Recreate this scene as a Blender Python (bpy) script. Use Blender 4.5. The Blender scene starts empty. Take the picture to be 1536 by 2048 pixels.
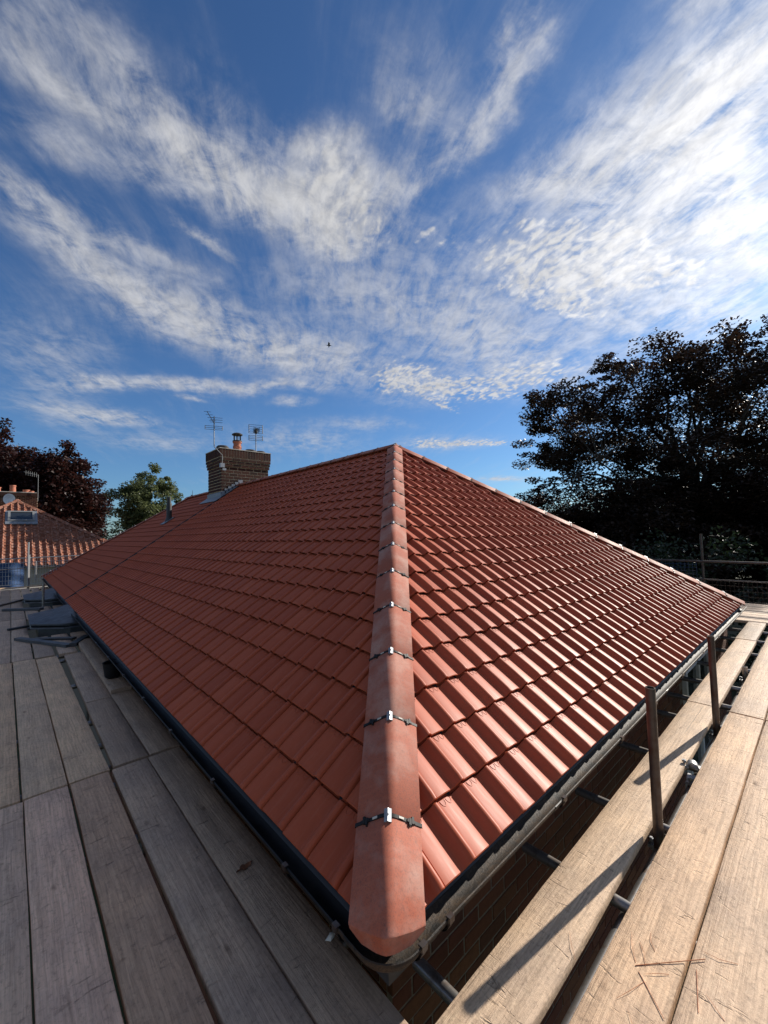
import bpy, bmesh, math, random
import numpy as np
from mathutils import Vector, Matrix, noise as mnoise

random.seed(7)
rng = np.random.default_rng(7)
R = math.radians
scene = bpy.context.scene
COL = scene.collection

# ------------------------------------------------------------------ camera, world, sun, exposure
cam_d = bpy.data.cameras.new("camera")
cam = bpy.data.objects.new("camera", cam_d)
COL.objects.link(cam)
cam.rotation_euler = (1.62301, 0.02412, -0.74181)
cam.location = (-0.88855, -1.00576, 1.2825)
cam_d.sensor_fit = 'HORIZONTAL'
cam_d.sensor_width = 36.0
cam_d.lens = 36.0 * 812.807 / 1536.0
cam_d.clip_start = 0.02
cam_d.clip_end = 3000
scene.camera = cam

SUN_AZ, SUN_EL = -8.5, 27.5          # azimuth measured from +X towards +Y
sun_d = bpy.data.lights.new("sun", 'SUN')
sun_d.energy = 3.9
sun_d.angle = R(0.5)
sun_d.color = (1.0, 0.93, 0.83)
sun = bpy.data.objects.new("sun", sun_d)
COL.objects.link(sun)
sdir = Vector((math.cos(R(SUN_EL)) * math.cos(R(SUN_AZ)), math.cos(R(SUN_EL)) * math.sin(R(SUN_AZ)), math.sin(R(SUN_EL))))
sun.rotation_euler = sdir.to_track_quat('Z', 'Y').to_euler()
sun.location = (20, -3, 20)

scene.view_settings.view_transform = 'Standard'
scene.view_settings.look = 'None'
scene.view_settings.exposure = 0.95
scene.view_settings.gamma = 1.0
scene.view_settings.use_curve_mapping = False
scene.render.engine = 'CYCLES'
scene.cycles.max_bounces = 6
scene.cycles.transparent_max_bounces = 8

# cloud banks: two affine rows (a,b,c) (d,e,f), weight, deck (0 cirrus, 1 altocumulus)
CLOUDS = [
    (12.651, 4.124, -5.634, -17.694, 19.155, -24.958, 0.55, 0.0),
    (8.008, 2.289, -4.227, -7.66, 6.858, -9.101, 0.75, 0.0),
    (5.746, 0.796, -2.867, -4.406, 5.716, -7.789, 0.8, 0.0),
    (4.621, -0.386, -1.77, -1.568, 5.711, -8.546, 0.8, 0.0),
    (3.549, -1.01, -1.37, -0.635, 5.525, -8.56, 0.8, 0.0),
    (3.618, -1.881, -1.249, 0.56, 5.165, -8.453, 0.6, 0.0),
    (14.744, 3.042, -3.361, 3.558, 19.361, -19.048, 0.5, 0.0),
    (11.489, 2.257, -3.706, -0.225, 19.404, -18.712, 0.55, 0.0),
    (11.756, 1.87, -2.521, 3.103, 17.641, -19.553, 0.4, 0.0),
    (11.075, 1.386, -3.533, -0.152, 16.177, -17.149, 0.4, 0.0),
    (9.587, 2.474, -5.111, -4.46, 10.788, -9.15, 1.0, 0.0),
    (7.533, 0.089, -3.238, -0.391, 10.426, -9.976, 1.0, 0.0),
    (6.95, -1.011, -3.176, 0.351, 8.877, -8.613, 1.1, 0.0),
    (6.345, -3.9, -1.101, 4.119, 6.865, -8.63, 1.0, 0.0),
    (7.715, -1.995, -2.944, 4.454, 16.325, -14.935, 0.7, 0.0),
    (8.882, -0.762, -1.936, 8.54, 21.842, -22.11, 0.6, 0.0),
    (14.135, -7.669, -2.675, 7.62, 14.531, -19.651, 0.7, 0.0),
    (4.917, -13.446, 5.385, 22.48, 7.781, -21.62, 0.55, 0.0),
    (11.125, 15.938, -13.033, -28.66, 33.734, 8.203, 0.6, 0.0),
    (4.65, 13.313, -8.845, -20.18, 9.231, 11.034, 0.7, 0.0),
    (0.061, 10.908, -5.697, -22.021, -0.266, 16.629, 0.65, 0.0),
    (5.961, 9.847, -8.698, -11.037, 7.861, 2.965, 0.35, 0.0),
    (11.005, 4.984, -8.929, -5.008, 16.332, -6.141, 0.3, 0.0),
    (14.948, 8.132, -8.602, -13.053, 14.139, -10.34, 0.45, 0.0),
    (13.701, 5.962, -7.692, -10.497, 15.786, -12.007, 0.4, 0.0),
    (16.069, 5.714, -5.526, -2.443, 12.909, -11.485, 0.4, 0.0),
    (10.159, 2.833, -5.672, -3.748, 13.782, -9.561, 0.28, 0.0),
    (11.282, 0.562, -5.307, -13.17, 46.589, -50.732, 0.5, 0.0),
    (6.456, -0.054, -2.026, -1.617, 25.703, -34.184, 0.35, 0.0),
    (4.603, -0.614, -0.013, 6.749, 11.013, -29.105, 0.75, 0.0),
    (3.763, -1.047, -0.231, 5.592, 11.958, -30.327, 0.8, 0.0),
    (3.073, -1.692, 0.062, 10.582, 12.16, -35.19, 0.65, 0.0),
    (3.56, -0.404, -0.364, 0.448, 7.501, -22.282, 0.7, 0.0),
    (13.55, -3.384, -1.65, 4.597, 21.914, -56.062, 0.5, 0.0),
    (7.785, -4.335, -0.099, 11.406, 15.318, -46.21, 0.5, 0.0),
    (4.944, -0.038, -0.461, 0.708, 3.262, -7.314, 0.3, 0.0),
    (4.755, 0.04, -1.171, -2.118, 2.768, -7.8, 0.3, 0.0),
    (2.712, -2.175, -0.185, 4.439, 6.984, -23.03, 0.3, 0.0),
    (1.998, -1.17, -0.085, 1.553, 2.66, -9.91, 0.35, 0.0),
    (2.816, -0.662, -0.119, 1.379, 3.98, -14.409, 0.3, 0.0),
    (2.829, 13.005, -3.887, -7.478, 1.0, 8.006, 1.0, 0.0),
    (1.381, 10.675, -2.995, -6.004, -0.112, 6.659, 1.05, 0.0),
    (-0.47, 6.826, -0.271, -4.084, -3.112, 5.659, 1.3, 0.0),
    (-0.529, 8.92, -2.232, -7.479, -2.047, 8.658, 0.9, 0.0),
    (-1.75, 7.105, -1.496, -11.936, -5.568, 14.793, 0.7, 0.0),
    (-0.699, 8.149, 0.056, -4.076, -3.526, 6.929, 1.1, 0.0),
    (-1.413, 6.569, -0.205, -5.346, -4.372, 8.209, 0.8, 0.0),
    (-0.783, 10.347, -0.131, -4.606, -3.406, 9.051, 0.6, 0.0),
    (2.383, -14.821, -0.73, 35.021, 37.634, -33.992, 0.4, 0.0),
    (5.386, 20.394, -6.721, -15.054, 3.673, 15.174, 0.6, 0.0),
    (3.451, -3.117, -1.908, 1.308, 5.238, -5.825, 0.35, 0.0),
    (3.35, -1.876, -1.661, 0.568, 4.367, -5.037, 0.35, 0.0),
    (1.63, -1.863, -0.55, 1.425, 3.302, -5.322, 0.35, 0.0),
    (4.025, -2.097, -0.894, 2.373, 5.735, -8.533, 0.3, 0.0),
    (0.864, -3.135, 0.026, 3.373, 2.727, -7.652, 0.45, 0.0),
    (0.782, -3.115, -0.462, 4.042, 5.94, -9.627, 0.45, 0.0),
    (1.361, -1.971, -0.57, 1.404, 3.611, -6.176, 0.5, 0.0),
    (3.838, -5.302, -1.45, 5.187, 9.636, -12.275, 1.0, 1.0),
    (2.008, -5.816, 0.341, 5.076, 3.769, -9.106, 1.25, 1.0),
    (2.677, -7.116, -1.263, 4.792, 7.246, -9.571, 1.2, 1.0),
    (2.915, -5.762, -1.092, 4.732, 7.793, -12.113, 1.1, 1.0),
    (1.305, -8.768, 0.511, 8.575, 5.409, -15.731, 0.8, 1.0),
    (2.66, -7.449, 0.493, 11.222, 8.653, -17.623, 0.9, 1.0),
    (6.191, -5.464, -1.506, 5.286, 9.285, -11.947, 0.62, 1.0),
    (7.707, -2.734, -2.606, 3.699, 10.963, -10.981, 0.8, 1.0),
    (5.192, -2.273, -1.326, 3.701, 8.751, -10.367, 0.7, 1.0),
    (3.474, -3.166, -0.464, 2.621, 4.518, -10.944, 1.1, 1.0),
    (3.616, -3.067, -1.654, 0.96, 8.051, -12.84, 1.05, 1.0),
    (5.088, -4.818, -2.639, 0.625, 14.324, -23.761, 0.9, 1.0),
    (2.047, -3.324, 0.087, 3.258, 2.684, -9.741, 0.85, 1.0),
    (1.737, -3.551, -0.16, 3.118, 3.349, -9.339, 0.7, 1.0),
    (2.939, -4.322, -1.268, 3.625, 7.134, -8.94, 0.55, 0.0),
    (1.3, -4.614, -0.222, 4.421, 4.662, -8.231, 0.7, 0.0),
    (2.689, -2.643, -0.326, 2.382, 3.821, -9.742, 0.55, 0.0),
    (1.987, -2.507, 0.032, 4.813, 4.247, -21.496, 1.2, 1.0),
    (1.979, -2.497, 0.032, 4.412, 3.893, -19.705, 0.6, 0.0),
    (3.069, -4.729, -0.405, 5.328, 7.641, -29.463, 0.8, 1.0),
    (2.126, -3.524, -0.155, 5.951, 6.579, -41.968, 1.0, 0.0),
]


def build_world():
    w = bpy.data.worlds.new("World")
    scene.world = w
    w.use_nodes = True
    w.cycles.sampling_method = 'MANUAL'
    w.cycles.sample_map_resolution = 512
    nt = w.node_tree
    nt.nodes.clear()
    N = nt.nodes.new
    L = nt.links.new

    def val(sock, v):
        if isinstance(v, bpy.types.NodeSocket):
            L(v, sock)
        else:
            sock.default_value = v

    def M(op, a, b=0.0, c=0.0, clamp=False):
        n = N('ShaderNodeMath'); n.operation = op; n.use_clamp = clamp
        val(n.inputs[0], a); val(n.inputs[1], b); val(n.inputs[2], c)
        return n.outputs[0]

    def dot(v, r):
        n = N('ShaderNodeVectorMath'); n.operation = 'DOT_PRODUCT'
        L(v, n.inputs[0]); n.inputs[1].default_value = r
        return n.outputs['Value']

    def smooth(x, a, b, lo=0.0, hi=1.0):
        n = N('ShaderNodeMapRange'); n.interpolation_type = 'SMOOTHSTEP'
        L(x, n.inputs[0])
        n.inputs[1].default_value = a; n.inputs[2].default_value = b
        n.inputs[3].default_value = lo; n.inputs[4].default_value = hi
        return n.outputs[0]

    def comb(x, y, z):
        n = N('ShaderNodeCombineXYZ'); val(n.inputs[0], x); val(n.inputs[1], y); val(n.inputs[2], z)
        return n.outputs[0]

    def noise(vec, scale, detail=5, rough=0.55, dist=0.0):
        n = N('ShaderNodeTexNoise'); L(vec, n.inputs['Vector'])
        n.inputs['Scale'].default_value = scale; n.inputs['Detail'].default_value = detail
        n.inputs['Roughness'].default_value = rough; n.inputs['Distortion'].default_value = dist
        return n

    sky = N('ShaderNodeTexSky')
    sky.sky_type = 'NISHITA'
    sky.sun_disc = False
    sky.sun_elevation = R(SUN_EL)
    sky.sun_rotation = R(90.0 - SUN_AZ)
    sky.air_density = 1.0
    sky.dust_density = 0.5
    sky.ozone_density = 2.5
    tc = N('ShaderNodeTexCoord')
    sep = N('ShaderNodeSeparateXYZ'); L(tc.outputs['Generated'], sep.inputs[0])
    dz = M('ADD', M('MAXIMUM', sep.outputs[2], 0.0), 0.08)
    u = M('DIVIDE', sep.outputs[0], dz)
    v = M('DIVIDE', sep.outputs[1], dz)
    # gentle domain warp so that the cloud banks get ragged outlines
    P0 = comb(u, v, 1.0)
    wn = noise(P0, 3.5, 6, 0.62)
    wsub = N('ShaderNodeVectorMath'); wsub.operation = 'MULTIPLY_ADD'
    L(wn.outputs['Color'], wsub.inputs[0]); wsub.inputs[1].default_value = (0.30, 0.30, 0.0)
    wsub.inputs[2].default_value = (-0.15, -0.15, 0.0)
    wadd = N('ShaderNodeVectorMath'); wadd.operation = 'ADD'
    L(P0, wadd.inputs[0]); L(wsub.outputs[0], wadd.inputs[1])
    P = wadd.outputs[0]
    acc = [None, None]
    for (a, b, c, d, e, f, s, ty) in CLOUDS:
        ty = int(ty)
        q1 = dot(P, (a, b, c)); q2 = dot(P, (d, e, f))
        d2 = M('MULTIPLY_ADD', q1, q1, M('MULTIPLY', q2, q2))
        g = M('POWER', 0.32, d2)
        s = s * (0.88 if ty == 0 else 1.0)
        acc[ty] = M('MULTIPLY', g, s) if acc[ty] is None else M('MULTIPLY_ADD', g, s, acc[ty])
    # fibres of the cirrus, drawn out along one direction of the cloud sheet
    a = R(60)
    al = dot(P0, (math.cos(a), math.sin(a), 0)); ac = dot(P0, (-math.sin(a), math.cos(a), 0))
    wl = noise(P0, 0.9, 2, 0.4)
    acw = M('ADD', ac, M('MULTIPLY', M('SUBTRACT', wl.outputs[0], 0.5), 0.38))
    fib = noise(comb(M('MULTIPLY', al, 0.55), M('MULTIPLY', acw, 2.6), 0.3), 3.0, 8, 0.66, 0.12).outputs[0]
    fib2 = noise(comb(M('MULTIPLY', al, 1.6), M('MULTIPLY', acw, 4.2), 4.3), 4.5, 7, 0.68, 0.1).outputs[0]
    puff = noise(P0, 9.0, 7, 0.66, 0.5).outputs[0]
    # unseen cirrus added overhead and behind, past the banks, to whiten the fill light
    fwd = dot(tc.outputs['Generated'], (0.675, 0.736, 0.052))
    wide = noise(P0, 1.3, 4, 0.55, 0.3).outputs[0]
    fill_cirrus = M('MULTIPLY', smooth(fwd, 0.30, 0.52, 1.0, 0.0), smooth(wide, 0.42, 0.62, 0.0, 1.0))
    acc[0] = M('ADD', acc[0], fill_cirrus)
    tex0 = M('ADD', M('MULTIPLY', fib, 0.42), M('ADD', M('MULTIPLY', fib2, 0.28), M('MULTIPLY', puff, 0.38)))
    # cirrus: mask times contrast noise
    den0 = M('MULTIPLY', acc[0], smooth(tex0, 0.40, 0.66, 0.02, 1.7))
    den0 = M('SUBTRACT', 1.0, M('POWER', 0.30, den0))
    veil = smooth(M('ADD', M('MULTIPLY', fib, 0.7), M('MULTIPLY', wl.outputs[0], 0.45)), 0.56, 0.88, 0.0, 0.16)
    # altocumulus: small ripples
    rip = noise(comb(M('MULTIPLY', al, 1.0), M('MULTIPLY', acw, 1.5), 2.0), 17.0, 4, 0.6, 0.6).outputs[0]
    vor = N('ShaderNodeTexVoronoi'); vor.feature = 'SMOOTH_F1'; vor.inputs['Scale'].default_value = 30.0
    wv2 = noise(P0, 14.0, 3, 0.6)
    vadd = N('ShaderNodeVectorMath'); vadd.operation = 'MULTIPLY_ADD'
    L(wv2.outputs['Color'], vadd.inputs[0]); vadd.inputs[1].default_value = (0.06, 0.06, 0.0); L(comb(M('MULTIPLY', al, 1.0), M('MULTIPLY', acw, 1.5), 0.0), vadd.inputs[2])
    L(vadd.outputs[0], vor.inputs['Vector'])
    cell = smooth(vor.outputs['Distance'], 0.0, 0.65, 1.0, 0.0)
    pat = M('ADD', M('MULTIPLY', rip, 0.75), M('MULTIPLY', cell, 0.30))
    m1 = M('MINIMUM', acc[1], 1.15)
    den1 = smooth(M('MULTIPLY', smooth(m1, 0.10, 0.85), smooth(M('ADD', pat, M('MULTIPLY', m1, 0.26)), 0.42, 1.05)), 0.0, 0.80, 0.0, 0.92)
    dsum = M('ADD', M('ADD', den0, veil), den1, clamp=True)
    # overlap of the two decks
    inv = M('MULTIPLY', M('SUBTRACT', 1.0, den0), M('MULTIPLY', M('SUBTRACT', 1.0, veil), M('SUBTRACT', 1.0, den1)))
    den = M('SUBTRACT', 1.0, inv, clamp=True)
    den = M('MULTIPLY', den, smooth(sep.outputs[2], 0.0, 0.06, 0.35, 1.0))
    # brightness of the cloud towards the sun (forward scattering)
    cosv = dot(tc.outputs['Generated'], tuple(sdir))
    glow = M('POWER', M('MAXIMUM', cosv, 0.0), 10.0)
    cb = M('MULTIPLY_ADD', glow, 5.0, 4.6)
    cb = M('MULTIPLY', cb, smooth(M('ADD', M('MULTIPLY', puff, 0.6), M('MULTIPLY', rip, 0.5)), 0.35, 0.75, 0.80, 1.15))
    ccol = N('ShaderNodeVectorMath'); ccol.operation = 'SCALE'
    ccol.inputs[0].default_value = (1.0, 1.0, 1.02)
    L(cb, ccol.inputs['Scale'])
    # sky tint: a clear, deep autumn blue
    tint = N('ShaderNodeVectorMath'); tint.operation = 'MULTIPLY'
    L(sky.outputs[0], tint.inputs[0]); tint.inputs[1].default_value = SKY_TINT
    mix = N('ShaderNodeMix'); mix.data_type = 'RGBA'
    L(den, mix.inputs['Factor']); L(tint.outputs[0], mix.inputs[6]); L(ccol.outputs[0], mix.inputs[7])
    bg = N('ShaderNodeBackground'); bg.inputs['Strength'].default_value = 0.067
    L(mix.outputs[2], bg.inputs['Color'])
    out = N('ShaderNodeOutputWorld'); L(bg.outputs[0], out.inputs[0])

SKY_TINT = (0.42, 0.63, 0.86)
build_world()

# ------------------------------------------------------------------ helpers
def tag(o, label=None, cat=None, group=None, kind=None):
    if label: o['label'] = label
    if cat: o['category'] = cat
    if group: o['group'] = group
    if kind: o['kind'] = kind
    return o

def empty(name, loc=(0, 0, 0), rz=0.0, parent=None):
    o = bpy.data.objects.new(name, None)
    COL.objects.link(o)
    o.location = loc
    o.rotation_euler = (0, 0, rz)
    o.empty_display_size = 0.2
    if parent: o.parent = parent
    return o

def link(name, me, parent=None, mtx=None):
    o = bpy.data.objects.new(name, me)
    COL.objects.link(o)
    if parent: o.parent = parent
    if mtx is not None:
        o.matrix_basis = mtx if parent is None else (PW(parent).inverted() @ mtx)
    return o

def PW(o):
    m = Matrix(o.matrix_basis) if True else None
    p = o.parent
    while p:
        m = p.matrix_basis @ m
        p = p.parent
    return m

def mesh(name, verts, faces, mats=(), smooth=None, mi=None):
    me = bpy.data.meshes.new(name)
    me.from_pydata([tuple(v) for v in verts], [], [tuple(f) for f in faces])
    for m in mats: me.materials.append(m)
    if mi is not None:
        me.polygons.foreach_set('material_index', np.asarray(mi, dtype=np.int32))
    me.update()
    if smooth is not None:
        me.polygons.foreach_set('use_smooth', np.ones(len(me.polygons), dtype=bool))
        me.set_sharp_from_angle(angle=R(smooth))
    return me

def fastmesh(name, V, F, mat, nper, smooth=False):
    """V (n,3) F (m,nper) arrays"""
    me = bpy.data.meshes.new(name)
    m = len(F)
    me.vertices.add(len(V)); me.vertices.foreach_set('co', np.asarray(V, dtype=np.float32).ravel())
    me.loops.add(m * nper); me.loops.foreach_set('vertex_index', np.asarray(F, dtype=np.int32).ravel())
    me.polygons.add(m); me.polygons.foreach_set('loop_start', np.arange(0, m * nper, nper, dtype=np.int32))
    me.materials.append(mat)
    me.update(calc_edges=True)
    if smooth:
        me.polygons.foreach_set('use_smooth', np.ones(m, dtype=bool))
        me.set_sharp_from_angle(angle=R(40))
    return me

class MB:
    def __init__(s): s.v = []; s.f = []; s.m = []
    def add(s, vs, fs, mi=0):
        b = len(s.v); s.v += [tuple(v) for v in vs]; s.f += [tuple(i + b for i in f) for f in fs]; s.m += [mi] * len(fs)
        return s
    def box(s, lo, hi, mi=0, mtx=None):
        x0, y0, z0 = lo; x1, y1, z1 = hi
        vs = [(x0,y0,z0),(x1,y0,z0),(x1,y1,z0),(x0,y1,z0),(x0,y0,z1),(x1,y0,z1),(x1,y1,z1),(x0,y1,z1)]
        if mtx is not None: vs = [tuple(mtx @ Vector(v)) for v in vs]
        return s.add(vs, [(0,3,2,1),(4,5,6,7),(0,1,5,4),(1,2,6,5),(2,3,7,6),(3,0,4,7)], mi)
    def tube(s, a, b, r, n=12, mi=0, r2=None, cap=True, hollow=0.0):
        a = Vector(a); b = Vector(b); d = (b - a).normalized()
        t = d.orthogonal().normalized(); w = d.cross(t)
        r2 = r if r2 is None else r2
        vs = []
        for c, rr in ((a, r), (b, r2)):
            for i in range(n):
                an = 2 * math.pi * i / n
                vs.append(tuple(c + (t * math.cos(an) + w * math.sin(an)) * rr))
        fs = [(i, (i + 1) % n, n + (i + 1) % n, n + i) for i in range(n)]
        if hollow:
            k = len(vs)
            for c, dd in ((b, 0.0), (b, -0.12)):
                for i in range(n):
                    an = 2 * math.pi * i / n
                    vs.append(tuple(c + d * dd + (t * math.cos(an) + w * math.sin(an)) * (r2 - hollow)))
            fs += [(n + i, n + (i + 1) % n, k + (i + 1) % n, k + i) for i in range(n)]
            fs += [(k + i, k + (i + 1) % n, k + n + (i + 1) % n, k + n + i) for i in range(n)]
            fs += [tuple(k + n + i for i in range(n)), tuple(range(n))[::-1]]
        elif cap:
            fs += [tuple(range(n))[::-1], tuple(range(n, 2 * n))]
        return s.add(vs, fs, mi)
    def path(s, pts, r, n=8, mi=0):
        for a, b in zip(pts[:-1], pts[1:]): s.tube(a, b, r, n, mi)
        return s
    def lathe(s, prof, c=(0,0,0), n=20, mi=0):
        vs = []
        for (r, z) in prof:
            for i in range(n):
                an = 2 * math.pi * i / n
                vs.append((c[0] + r * math.cos(an), c[1] + r * math.sin(an), c[2] + z))
        fs = []
        for k in range(len(prof) - 1):
            for i in range(n):
                fs.append((k*n+i, k*n+(i+1)%n, (k+1)*n+(i+1)%n, (k+1)*n+i))
        fs.append(tuple(range(n))[::-1]); fs.append(tuple((len(prof)-1)*n + i for i in range(n)))
        return s.add(vs, fs, mi)
    def build(s, name, mats, parent=None, smooth=35, loc=None):
        if not isinstance(mats, (list, tuple)): mats = [mats]
        vs = s.v
        if loc is not None:
            vs = [(v[0]-loc[0], v[1]-loc[1], v[2]-loc[2]) for v in vs]
        me = mesh(name, vs, s.f, mats, smooth, s.m)
        return link(name, me, parent, Matrix.Translation(loc) if loc is not None else (Matrix.Identity(4) if parent else None))

# ------------------------------------------------------------------ materials
class NT:
    def __init__(s, name):
        s.m = bpy.data.materials.new(name); s.m.use_nodes = True
        s.t = s.m.node_tree; s.t.nodes.clear()
        s.out = s.t.nodes.new('ShaderNodeOutputMaterial')
        s.b = s.t.nodes.new('ShaderNodeBsdfPrincipled')
        s.t.links.new(s.b.outputs[0], s.out.inputs[0])
    def n(s, k, **kw):
        x = s.t.nodes.new(k)
        for a, b in kw.items(): setattr(x, a, b)
        return x
    def l(s, a, b): s.t.links.new(a, b)
    def v(s, sock, x):
        if isinstance(x, bpy.types.NodeSocket): s.l(x, sock)
        else: sock.default_value = x
    def math(s, op, a, b=0.0, c=0.0, clamp=False):
        x = s.n('ShaderNodeMath', operation=op, use_clamp=clamp)
        s.v(x.inputs[0], a); s.v(x.inputs[1], b); s.v(x.inputs[2], c); return x.outputs[0]
    def coord(s, kind='Object', scale=(1,1,1), rnd=True):
        tc = s.n('ShaderNodeTexCoord')
        o = tc.outputs[kind]
        if rnd:
            oi = s.n('ShaderNodeObjectInfo')
            a = s.n('ShaderNodeVectorMath', operation='ADD')
            mu = s.math('MULTIPLY', oi.outputs['Random'], 37.0)
            s.l(o, a.inputs[0]); s.l(mu, a.inputs[1]); o = a.outputs[0]
        mp = s.n('ShaderNodeMapping'); s.l(o, mp.inputs[0]); mp.inputs['Scale'].default_value = scale
        return mp.outputs[0]
    def noise(s, vec, scale, detail=4, rough=0.55, dist=0.0):
        x = s.n('ShaderNodeTexNoise'); s.l(vec, x.inputs['Vector'])
        x.inputs['Scale'].default_value = scale; x.inputs['Detail'].default_value = detail
        x.inputs['Roughness'].default_value = rough; x.inputs['Distortion'].default_value = dist
        return x.outputs[0]
    def ramp(s, x, a, b, lo=0.0, hi=1.0):
        m = s.n('ShaderNodeMapRange'); s.v(m.inputs[0], x)
        m.inputs[1].default_value = a; m.inputs[2].default_value = b
        m.inputs[3].default_value = lo; m.inputs[4].default_value = hi
        return m.outputs[0]
    def mix(s, f, a, b, bt='MIX'):
        m = s.n('ShaderNodeMix', data_type='RGBA', blend_type=bt)
        s.v(m.inputs['Factor'], f)
        for i, c in ((6, a), (7, b)):
            if isinstance(c, (tuple, list)): m.inputs[i].default_value = (c[0], c[1], c[2], 1)
            else: s.l(c, m.inputs[i])
        return m.outputs[2]
    def rnd(s):
        oi = s.n('ShaderNodeObjectInfo'); ge = s.n('ShaderNodeNewGeometry')
        return s.math('FRACT', s.math('ADD', s.math('MULTIPLY', oi.outputs['Random'], 7.31), ge.outputs['Random Per Island']))
    def bump(s, h, strength=0.3, dist=0.01):
        b = s.n('ShaderNodeBump'); s.l(h, b.inputs['Height'])
        b.inputs['Strength'].default_value = strength; b.inputs['Distance'].default_value = dist
        s.l(b.outputs[0], s.b.inputs['Normal'])
    def fin(s, col, rough=0.6, metal=0.0, spec=0.5):
        if isinstance(col, (tuple, list)): s.b.inputs['Base Color'].default_value = (*col[:3], 1)
        else: s.l(col, s.b.inputs['Base Color'])
        s.v(s.b.inputs['Roughness'], rough)
        s.b.inputs['Metallic'].default_value = metal
        s.b.inputs['Specular IOR Level'].default_value = spec
        return s.m

def m_tile(name, c1, c2, rough=0.42, spec=0.45, stain=0.0, island=True, streak=0.5):
    t = NT(name)
    co = t.coord('Object', rnd=island)
    r = t.rnd() if island else t.noise(co, 1.3, 2)
    base = t.mix(r, c1, c2)
    n1 = t.noise(co, 26, 5, 0.6)
    base = t.mix(t.ramp(n1, 0.35, 0.75, 0.0, 0.2), base, tuple(x * 0.75 for x in c1))
    n2 = t.noise(t.coord('Object', (60, 6, 6), rnd=island), 1.0, 4, 0.6)
    base = t.mix(t.ramp(n2, 0.5, 0.8, 0.0, streak * 0.6), base, (0.46, 0.20, 0.13))
    if stain:
        sp = t.noise(co, 190, 4, 0.7)
        base = t.mix(t.ramp(sp, 0.5, 0.66, 0.0, stain), base, (0.11, 0.06, 0.05))
        st = t.noise(co, 5, 4, 0.6)
        base = t.mix(t.ramp(st, 0.45, 0.72, 0.0, 0.6), base, (0.46, 0.31, 0.25))
        gr2 = t.noise(co, 75, 5, 0.7)
        base = t.mix(t.ramp(gr2, 0.52, 0.66, 0.0, stain * 0.7), base, (0.17, 0.075, 0.055))
    fine = t.noise(co, 420, 2, 0.5)
    t.bump(t.math('ADD', t.math('MULTIPLY', n1, 0.25), t.math('MULTIPLY', fine, 0.3)), 0.12 if not stain else 0.6, 0.0014)
    rr = t.ramp(n2, 0.3, 0.7, rough - 0.04, rough + 0.06)
    return t.fin(base, rr, 0.0, spec)

M = {}
M['tile'] = m_tile('terracotta_tile', (0.33, 0.063, 0.025), (0.415, 0.088, 0.036), rough=0.49, spec=0.22, streak=0.35)
M['flattile'] = m_tile('terracotta_flat_tile', (0.32, 0.066, 0.028), (0.36, 0.078, 0.034), rough=0.75, spec=0.1, streak=0.2)
M['hip'] = m_tile('hip_terracotta', (0.34, 0.088, 0.046), (0.39, 0.108, 0.060), rough=0.68, spec=0.28, stain=0.55)
M['oldtile'] = m_tile('old_clay_tile', (0.16, 0.055, 0.03), (0.29, 0.11, 0.065), rough=0.85, spec=0.1, stain=0.6)

def m_brick(name, cols, rough=0.85, grime=0.4):
    t = NT(name)
    r = t.rnd()
    cr = t.n('ShaderNodeValToRGB'); cr.color_ramp.interpolation = 'LINEAR'
    els = cr.color_ramp.elements
    els[0].color = (*cols[0], 1); els[1].color = (*cols[-1], 1)
    for i, c in enumerate(cols[1:-1]):
        e = els.new((i + 1) / (len(cols) - 1)); e.color = (*c, 1)
    t.l(r, cr.inputs[0])
    co = t.coord('Object')
    n = t.noise(co, 45, 5, 0.65)
    c = t.mix(t.ramp(n, 0.4, 0.75, 0, grime), cr.outputs[0], tuple(x * 0.35 for x in cols[0]))
    t.bump(n, 0.5, 0.004)
    return t.fin(c, rough, 0, 0.3)
M['brick'] = m_brick('red_brick', [(0.10, 0.032, 0.018), (0.14, 0.046, 0.026), (0.17, 0.07, 0.034), (0.08, 0.03, 0.02)])
M['chimbrick'] = m_brick('sooty_brick', [(0.032, 0.012, 0.008), (0.055, 0.018, 0.011), (0.075, 0.026, 0.015), (0.022, 0.011, 0.008)], grime=0.5)

def m_simple(name, c, rough=0.6, metal=0.0, spec=0.5, c2=None, sc=20, bump=0.2, bd=0.003, det=4, lo=0.4, hi=0.65, kind='Object'):
    t = NT(name)
    co = t.coord(kind)
    n = t.noise(co, sc, det, 0.6)
    col = t.mix(t.ramp(n, lo, hi), c, c2 if c2 else tuple(x * 0.75 for x in c))
    if bump: t.bump(n, bump, bd)
    return t.fin(col, t.ramp(n, 0.3, 0.7, max(rough - 0.08, 0.05), min(rough + 0.08, 1)), metal, spec)
M['mortar'] = m_simple('mortar', (0.20, 0.165, 0.13), 0.95, c2=(0.14, 0.115, 0.09), sc=60)
M['oldmortar'] = m_simple('weathered_mortar', (0.55, 0.43, 0.28), 0.95, c2=(0.36, 0.27, 0.17), sc=12)
M['flaunch'] = m_simple('pale_cement', (0.62, 0.58, 0.5), 0.9, c2=(0.4, 0.36, 0.3), sc=12)
M['plastic'] = m_simple('black_plastic', (0.007, 0.007, 0.008), 0.5, spec=0.2, c2=(0.018, 0.018, 0.018), sc=8, bump=0.05)
M['felt'] = m_simple('eaves_felt', (0.02, 0.022, 0.026), 0.55, c2=(0.035, 0.037, 0.042), sc=10)
M['mast'] = m_simple('dull_aluminium_mast', (0.24, 0.25, 0.25), 0.6, 0.3, c2=(0.16, 0.16, 0.16), sc=25, bump=0)
M['galv'] = m_simple('galvanised_steel', (0.36, 0.37, 0.38), 0.5, 0.75, c2=(0.25, 0.25, 0.26), sc=25, bump=0.08)
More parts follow.
